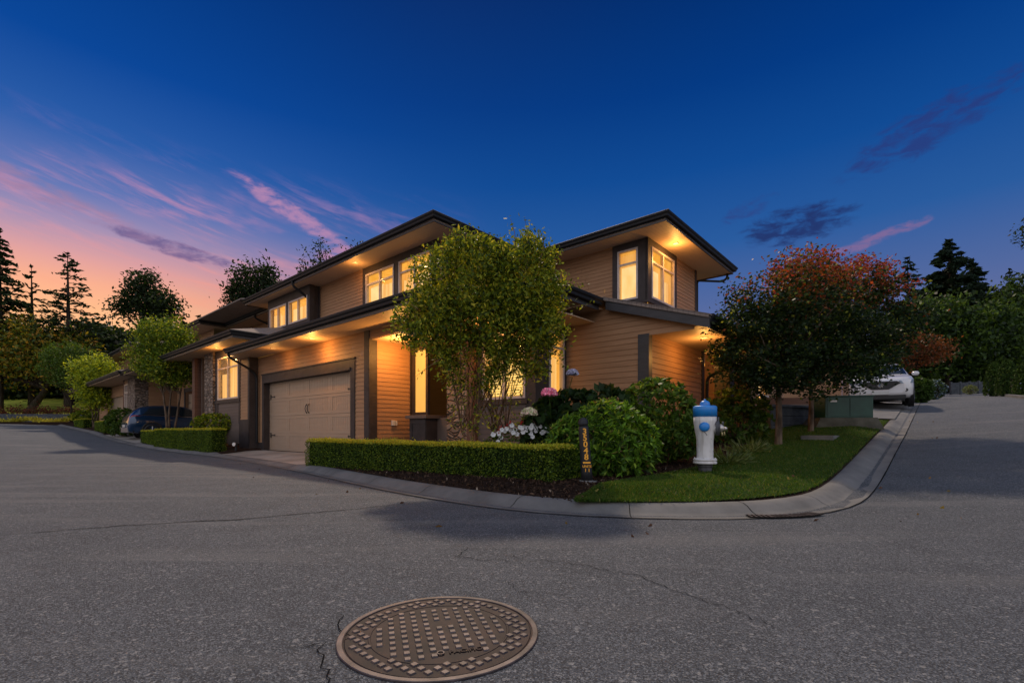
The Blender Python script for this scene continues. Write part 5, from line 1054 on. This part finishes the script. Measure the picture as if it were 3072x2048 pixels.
def stud(cx, cy, h, ang):
    ca, sa = math.cos(ang), math.sin(ang); f_ = lambda a, b, c: (mx_ + cx + a * ca - b * sa, my_ + cy + a * sa + b * ca, c); t_ = .78
    mb.add([f_(a * h, b * h, .003) for a, b in ((-1, -1), (1, -1), (1, 1), (-1, 1))] + [f_(a * h * t_, b * h * t_, .0092) for a, b in ((-1, -1), (1, -1), (1, 1), (-1, 1))], [(4, 5, 6, 7), (0, 1, 5, 4), (1, 2, 6, 5), (2, 3, 7, 6), (3, 0, 4, 7)])
g = .0435
for i in range(-6, 7):
    for j in range(-6, 7):
        a, b = (i + .0) * g, (j + .5) * g; x = a * math.cos(st) - b * math.sin(st); y = a * math.sin(st) + b * math.cos(st)
        if math.hypot(a, b) > .238: continue
        if -.205 < b < -.165 and -.035 < a < .13: continue
        if .05 < b < .09 and -.03 < a < .07: continue
        stud(x, y, .0118, st)
g = .0365; st2 = math.radians(47)
for i in range(-12, 13):
    for j in range(-12, 13):
        a, b = i * g, j * g; x = a * math.cos(st2) - b * math.sin(st2); y = a * math.sin(st2) + b * math.cos(st2); r = math.hypot(x, y)
        if .262 < r < mr - .040: stud(x, y, .0118, st2)
mb.build('stud_pattern', M['rust_stud'], mh)
def fl(a, b): return (mx_ + a * math.cos(st) - b * math.sin(st), my_ + a * math.sin(st) + b * math.cos(st), .006)
text_mesh('lettering', 'PACIFIC', .032, M['rust'], mh, fl(.062, -.186), rot=(0, 0, st), ext=.002)
mb = MB(); c = fl(-.022, -.186); ring(mb, [(.013, .006), (.013, .0105), (.009, .0105), (.009, .006)], 20, c[0], c[1]); mb.build('emblem', M['rust_stud'], mh)
# ---- kerb drain and utility lid
dn = thing('storm_drain', (2.38, 4.12, .0), 'rusty slotted storm drain set in the kerb at the corner', 'drain'); mb = MB(); dpts = [(2.02, 4.02), (2.22, 4.00), (2.42, 4.03), (2.62, 4.09), (2.76, 4.17)]
for a, b in zip(dpts, dpts[1:]):
    t = Vector((b[0] - a[0], b[1] - a[1])).normalized(); nn = Vector((-t.y, t.x)); k_ = 5
    for i in range(k_):
        p = Vector(a).lerp(Vector(b), (i + .25) / k_); q = Vector(a).lerp(Vector(b), (i + .75) / k_)
        mb.add([(p.x + nn.x * .03, p.y + nn.y * .03, .017), (q.x + nn.x * .03, q.y + nn.y * .03, .017), (q.x + nn.x * .15, q.y + nn.y * .15, .019), (p.x + nn.x * .15, p.y + nn.y * .15, .019)], [(0, 1, 2, 3)])
mb.build('grate_bars', M['rust_stud'], dn); mb = MB(); b0 = 0
for a in dpts:
    i = dpts.index(a); c = dpts[min(i + 1, 4)]; e_ = dpts[max(i - 1, 0)]; t = Vector((c[0] - e_[0], c[1] - e_[1])).normalized(); nn = Vector((-t.y, t.x)); mb.v += [(a[0] + nn.x * .02, a[1] + nn.y * .02, .013), (a[0] + nn.x * .16, a[1] + nn.y * .16, .013)]
for i in range(4): mb.f.append((2 * i, 2 * i + 2, 2 * i + 3, 2 * i + 1))
mb.build('pit', M['crack'], dn)
x, y = 5.95, 9.2; mb = MB(); z = G(x, y)[2] + .03; F2 = lambda a, b, c: (x + CU * a + SU * b, y - SU * a + CU * b, c + z); mb.box(-.26, .26, -.40, .40, -.05, .035, F2); o = mb.build('utility_cover', M['concrete'], None, bevel=.006, loc=(x, y, z)); tag(o, 'flat grey concrete utility lid in the lawn between the two maples', 'utility cover')
# ---- green utility box on its concrete base
M['ugreen'] = mat('utility_green', rough=.45, fn=vary((.006, .045, .030), (.010, .062, .042), 5, 4))
M['old_concrete'] = mat('mossy_concrete', rough=.95, fn=vary((.045, .042, .030), (.10, .095, .075), 3, 5, .4, 40))
ux_, uy_ = 7.93, 11.45; uz = zgx(ux_, uy_) + .10; tb = thing('utility_box', (ux_, uy_, uz), 'dark green electrical box on a flared concrete base behind the farther maple', 'utility box')
F3 = lambda a, b, c: (ux_ + .98 * a + .20 * b, uy_ - .20 * a + .98 * b, uz + c)
mb = MB(); mb.add([F3(a, b, -.06) for a, b in ((-.80, -.52), (.66, -.52), (.66, .5), (-.80, .5))] + [F3(a, b, .25) for a, b in ((-.62, -.40), (.56, -.40), (.56, .4), (-.62, .4))], [(4, 5, 6, 7), (0, 1, 5, 4), (1, 2, 6, 5), (2, 3, 7, 6), (3, 0, 4, 7)]); mb.build('concrete_base', M['old_concrete'], tb)
mb = MB(); mb.box(-.50, .50, -.34, .34, .25, .74, F3); mb.box(-.515, .515, -.355, .355, .74, .77, F3); mb.build('cabinet', M['ugreen'], tb, bevel=.01)
for a, b in ((-.46, -.02), (.02, .46)): mb = MB(); mb.box(a, b, -.352, -.339, .29, .71, F3); mb.build('cabinet_door', M['ugreen'], tb)
mb = MB(); mb.box(.501, .508, -.25, -.10, .50, .70, F3); mb.build('warning_plate', mat('yellow_plate', (.45, .30, .03), .5), tb)
mb = MB(); mb.box(-.40, -.26, -.360, -.353, .62, .66, F3); mb.build('label_plate', M['white'], tb)
# ---- dark block wall, timber steps and the neighbour's house up the side street
def wallb(name, p0, p1, th, z0, h, m, label, cat, cap=None):
    d = Vector((p1[0] - p0[0], p1[1] - p0[1])); L = d.length; d.normalize(); n_ = Vector((-d.y, d.x)); f_ = lambda a, b, c: (p0[0] + d.x * a + n_.x * b, p0[1] + d.y * a + n_.y * b, z0 + c); t = thing(name, (*p0, z0), label, cat); rows_ = max(1, int(h / .2))
    mb = MB()
    for r in range(rows_): mb.box(0, L, .01 * r, th, r * h / rows_ + .006, (r + 1) * h / rows_, f_)
    mb.build('blocks', M[m], t, bevel=.012)
    if cap: mb = MB(); mb.box(-.03, L + .03, -.04, th + .03, h, h + .06, f_); mb.build('cap', M[cap], t, bevel=.01)
    return t
wallb('retaining_wall', (6.2, 11.4), (8.2, 12.6), .3, zgx(7, 12) - .02, .66, 'block', 'low wall of dark blocks between the maple trunks, left of the green box', 'wall', 'block')
t = thing('timber_fence', (7.0, 13.6, zgx(7, 13.6)), 'low brown timber fence with pale rails behind the dark block wall', 'fence'); z = zgx(7.5, 13.6)
mb = MB(); mb.box(5.6, 9.6, 13.6, 13.66, z - .2, z + .86); mb.build('boards', M['fence'], t)
for k_ in range(2): mb = MB(); mb.box(5.6, 9.6, 13.54, 13.60, z + .30 + .32 * k_, z + .35 + .32 * k_); mb.build('rail', M['panel'] if k_ else M['siding'], t)
H3 = thing('neighbour_house', (14, 31, 2), 'tan sided neighbour house glimpsed through the maples behind the white car', 'house')
lap(fA(30), -16, -3.4, 1.5, 5.6, H3); lap(fB(-3.4), 30, 40, 1.5, 5.6, H3); eave([(-17, 29.2), (-2.7, 29.2), (-2.7, 41)], 5.6, H3); slab((5.6, [(-17, 29.2), (-2.7, 29.2), (-2.7, 41), (-17, 41)]), H3, 'soffit', 'soffit'); hip(-17, -2.75, 29.15, 41, 5.77, H3)
mb = MB(); mb.ub(-15, -8, 18.5, 18.6, 1, 3.4); o = mb.build('side_fence', M['fence'], None, loc=(*XY(-11, 18.5), 1)); tag(o, 'tall brown side fence behind the corner townhouse', 'fence')
# ---- cars
def car(name, loc, heading, paint, label, seed=1, mirror=True):
    root = thing(name, loc, label, 'car'); ch, sh = math.cos(heading), math.sin(heading); L0 = Vector(loc)
    W3 = lambda x, y, z: (L0.x + x * ch - y * sh, L0.y + x * sh + y * ch, L0.z + z)
    S = [(2.30, .66, .36, .70, .78, .56), (2.26, .80, .26, .78, .86, .68), (2.12, .88, .21, .84, .92, .76), (1.80, .925, .20, .93, .985, .80), (1.20, .93, .22, 1.01, 1.07, .82), (.95, .93, .22, 1.04, 1.11, .80), (.60, .93, .22, 1.05, 1.33, .73), (.15, .93, .22, 1.06, 1.58, .63), (-.15, .93, .22, 1.07, 1.645, .605),
         (-.8, .93, .22, 1.09, 1.655, .60), (-1.3, .93, .22, 1.11, 1.63, .59), (-1.75, .925, .24, 1.13, 1.55, .575), (-2.02, .91, .26, 1.14, 1.36, .60), (-2.20, .89, .30, 1.10, 1.14, .66), (-2.28, .85, .34, .96, 1.02, .68), (-2.33, .76, .42, .70, .80, .58)]
    def sec(s_):
        x, hw, zb, be, zt, hwt = s_; return [(hw * .90, zb), (hw * .985, zb + .10), (hw, (zb + be) / 2 + .05), (hw * .985, be - .06), (hw * .945, be), (hwt, zt - .07 * min(1, (zt - be) / .2)), (hwt * .78, zt - .012), (0, zt)]
    mb = MB(); k_ = 15
    for s_ in S:
        h = sec(s_); ringp = [(-y, z) for y, z in h] + [(y, z) for y, z in reversed(h[:-1])]; mb.v += [W3(s_[0], y, z) for y, z in ringp]
    for i in range(len(S) - 1):
        for j in range(k_): j2 = (j + 1) % k_; mb.f.append((i * k_ + j, i * k_ + j2, (i + 1) * k_ + j2, (i + 1) * k_ + j))
    b_ = len(mb.v); mb.v += mb.v[:k_]; mb.v += mb.v[(len(S) - 1) * k_:len(S) * k_]; mb.f.append(tuple(b_ + j for j in range(k_))); mb.f.append(tuple(b_ + k_ + j for j in reversed(range(k_)))); body = mb.build('body', paint, root, smooth=True)
    def pt(x, t, side, off=.008):
        for a, b in zip(S, S[1:]):
            if b[0] <= x <= a[0]:
                f_ = (a[0] - x) / (a[0] - b[0]); A, B = sec(a), sec(b); i = min(int(t), 6); g_ = t - i
                q = lambda P: (P[i][0] + (P[i + 1][0] - P[i][0]) * g_, P[i][1] + (P[i + 1][1] - P[i][1]) * g_); pa, pb = q(A), q(B); y = pa[0] + (pb[0] - pa[0]) * f_; z = pa[1] + (pb[1] - pa[1]) * f_
                return W3(x, side * (y + off), z + off * (.5 if t > 4.9 else .1) * (1.6 if t > 5.5 else 1))
    def patch(nm, m, x0, x1, t0, t1, side, parent=root, nx=8, nt=5, off=.008, x0b=None, x1b=None):
        mb = MB()
        for i in range(nx + 1):
            for j in range(nt + 1):
                g_ = j / nt; a = x0 + ((x0b if x0b is not None else x0) - x0) * g_; b = x1 + ((x1b if x1b is not None else x1) - x1) * g_; mb.v.append(pt(a + (b - a) * i / nx, t0 + (t1 - t0) * g_, side, off))
        for i in range(nx):
            for j in range(nt): mb.f.append((i * (nt + 1) + j, (i + 1) * (nt + 1) + j, (i + 1) * (nt + 1) + j + 1, i * (nt + 1) + j + 1))
        return mb.build(nm, m, parent, smooth=True)
    for sd in (1, -1):
        patch('side_window', CG, -1.78, .78, 4.10, 4.92, sd, x0b=-1.45, x1b=.28); patch('window_strip', CHR, -1.85, .80, 4.0, 4.07, sd, off=.012)
        patch('sill_trim', BLK, -2.15, 2.1, .02, .95, sd, off=.006, nx=14)
        mb = MB(); mb.add([W3(2.325, sd * .50, .775), W3(2.33, sd * .57, .67), W3(2.19, sd * .885, .70), W3(2.08, sd * .915, .82), W3(2.24, sd * .49, .775), W3(2.24, sd * .56, .67), W3(2.05, sd * .86, .70), W3(1.95, sd * .88, .82)], [(0, 1, 2, 3), (4, 7, 6, 5), (0, 3, 7, 4), (1, 5, 6, 2), (0, 4, 5, 1), (2, 6, 7, 3)]); mb.build('headlight', HLG, root)
        mb = MB(); mb.lathe([(.001, 0), (.05, .004), (.06, .0)], 12, W3(2.285, sd * .70, .45), (ch, sh, 0)); mb.build('fog_light', BLK, root); patch('tail_light', RED, -2.26, -1.86, 3.2, 4.0, sd, off=.012, x0b=-2.2, x1b=-2.05)
        for xw in (1.38, -1.40):
            c = Vector(W3(xw, sd * .80, .36)); a = Vector((-sh * sd, ch * sd, 0)); mb = MB(); mb.lathe([(.30, -.02), (.455, -.02), (.455, .137), (.41, .146), (.30, .1)], 32, c, a); mb.build('wheel_arch', BLK, root)
            mb = MB(); mb.lathe([(.22, -.10), (.34, -.10), (.36, -.06), (.36, .10), (.34, .14), (.25, .145), (.24, .12)], 32, c, a); w_ = mb.build('wheel', BLK, root, smooth=True); mb = MB(); mb.lathe([(.05, .135), (.055, .125), (.02, .14)], 12, c, a)
            up = Vector((0, 0, 1)); s2 = a.cross(up)
            for q in range(5):
                th = q * 1.2566; dd = up * math.cos(th) + s2 * math.sin(th); mb.tube([c + a * .12, c + a * .13 + dd * .24], [.045, .032], 5)
            ringb = [(.235, .10), (.25, .135), (.262, .135), (.262, .10)]; mb.lathe(ringb, 28, c, a); mb.build('rim', RIM, w_)
        mb = MB(); c = Vector(W3(.62, sd * 1.02, 1.15)); mb.lathe([(.01, -.11), (.07, -.08), (.085, 0), (.07, .08), (.01, .11)], 14, c, Vector((-sh, ch, 0))); mb.build('mirror', paint, root, smooth=True)
    for sd in (1, -1): patch('windscreen', CG, .26, .90, 5.15, 7.0, sd, off=.006, nt=6)
    for sd in (1, -1): patch('rear_window', CG, -2.12, -1.82, 5.2, 7.0, sd, off=.006, nt=6)
    fx = 2.305; mb = MB(); mb.add([W3(fx + .018, -.56, .70), W3(fx + .018, .56, .70), W3(fx + .018, .24, .49), W3(fx + .018, -.24, .49), W3(fx + .018, -.44, .77), W3(fx + .018, .44, .77)], [(0, 3, 2, 1), (0, 1, 5, 4)]); mb.build('grille', BLK, root)
    mb = MB(); c = Vector(W3(fx + .024, 0, .635)); a = Vector((ch, sh, 0)); mb.lathe([(.078, 0), (.082, .008), (.066, .008), (.064, 0)], 24, c, a); mb.tube([c + a * .01 + Vector((0, 0, .055)) + Vector((-sh, ch, 0)) * .0, c + a * .01 + Vector((0, 0, -.05)) + Vector((-sh, ch, 0)) * .045], .008, 5); mb.tube([c + a * .01 + Vector((0, 0, .055)), c + a * .01 + Vector((0, 0, -.05)) - Vector((-sh, ch, 0)) * .045], .008, 5); mb.build('emblem', CHR, root)
    mb = MB(); mb.box(fx - .01, fx + .03, -.24, .24, .31, .42, lambda x, y, z: W3(x, y, z)); mb.build('number_plate', PLT, root)
    mb = MB(); mb.box(fx - .08, fx + .0, -.70, .70, .14, .29, lambda x, y, z: W3(x, y, z)); mb.build('front_bumper', BLK, root, bevel=.02); mb = MB(); mb.box(-2.345, -2.20, -.74, .74, .28, .52, lambda x, y, z: W3(x, y, z)); mb.build('rear_bumper', PLG, root, bevel=.03)
    mb = MB(); mb.box(-2.362, -2.34, -.26, .26, .55, .67, lambda x, y, z: W3(x, y, z)); mb.build('number_plate', PLT, root); return root
CG = mat('car_glass', (.012, .020, .028), .08, spec=.9); CHR = mat('chrome', (.62, .62, .62), .18, metal=1); BLK = mat('black_trim', (.012, .012, .013), .55); RED = mat('tail_lamp', (.35, .012, .012), .2, coat=.6)
HLG = mat('headlamp_glass', (.10, .13, .17), .12, spec=.8, coat=.7); RIM = mat('alloy', (.32, .32, .33), .35, metal=.8); PLT = mat('plate', (.50, .50, .48), .5); PLG = mat('grey_bumper', (.16, .15, .15), .5)
PW = mat('white_paint', (.62, .61, .62), .28, coat=.7); PB = mat('blue_paint', (.008, .038, .10), .22, metal=.35, coat=1.0)
cu_, cv_ = -1.42, 23.5; x, y = XY(cu_, cv_); car('white_suv', (x, y, zg(cu_, cv_) + .10), math.atan2(-.79, -.61), PW, 'white parked car facing the camera beside the side street kerb')
cu_, cv_ = -29.6, 7.4; x, y = XY(cu_, cv_); car('blue_suv', (x, y, zg(cu_, cv_) + .12), math.atan2(CU, SU), PB, 'dark blue parked car seen from behind in the left driveway')
# small things by the garage
t = thing('garden_light', (*XY(-16.05, 5.45), .2), 'tiny black garden spotlight on the ground left of the garage door', 'light'); mb = MB(); X0, Y0 = XY(-16.05, 5.45); mb.lathe([(.03, .0), (.03, .14), (.06, .16), (.06, .24), (.02, .25)], 14, (X0, Y0, .12)); mb.build('housing', M['iron'], t); mb = MB(); mb.lathe([(.055, 0), (.057, .012), (.001, .014)], 16, (X0 - .02, Y0 - .06, .32), (-.2, -1, .1)); mb.build('lens', M['white'], t)
t = thing('rooftop_vent', (*XY(-5.1, 7.6), 3.2), 'small white round vent on the lower roof edge', 'vent'); mb = MB(); X0, Y0 = XY(-5.25, 7.2); mb.lathe([(.05, 0), (.05, .28), (.07, .29), (.07, .34), (.03, .37), (.002, .375)], 18, (X0, Y0, 3.28)); mb.build('hood', M['white'], t, smooth=True)
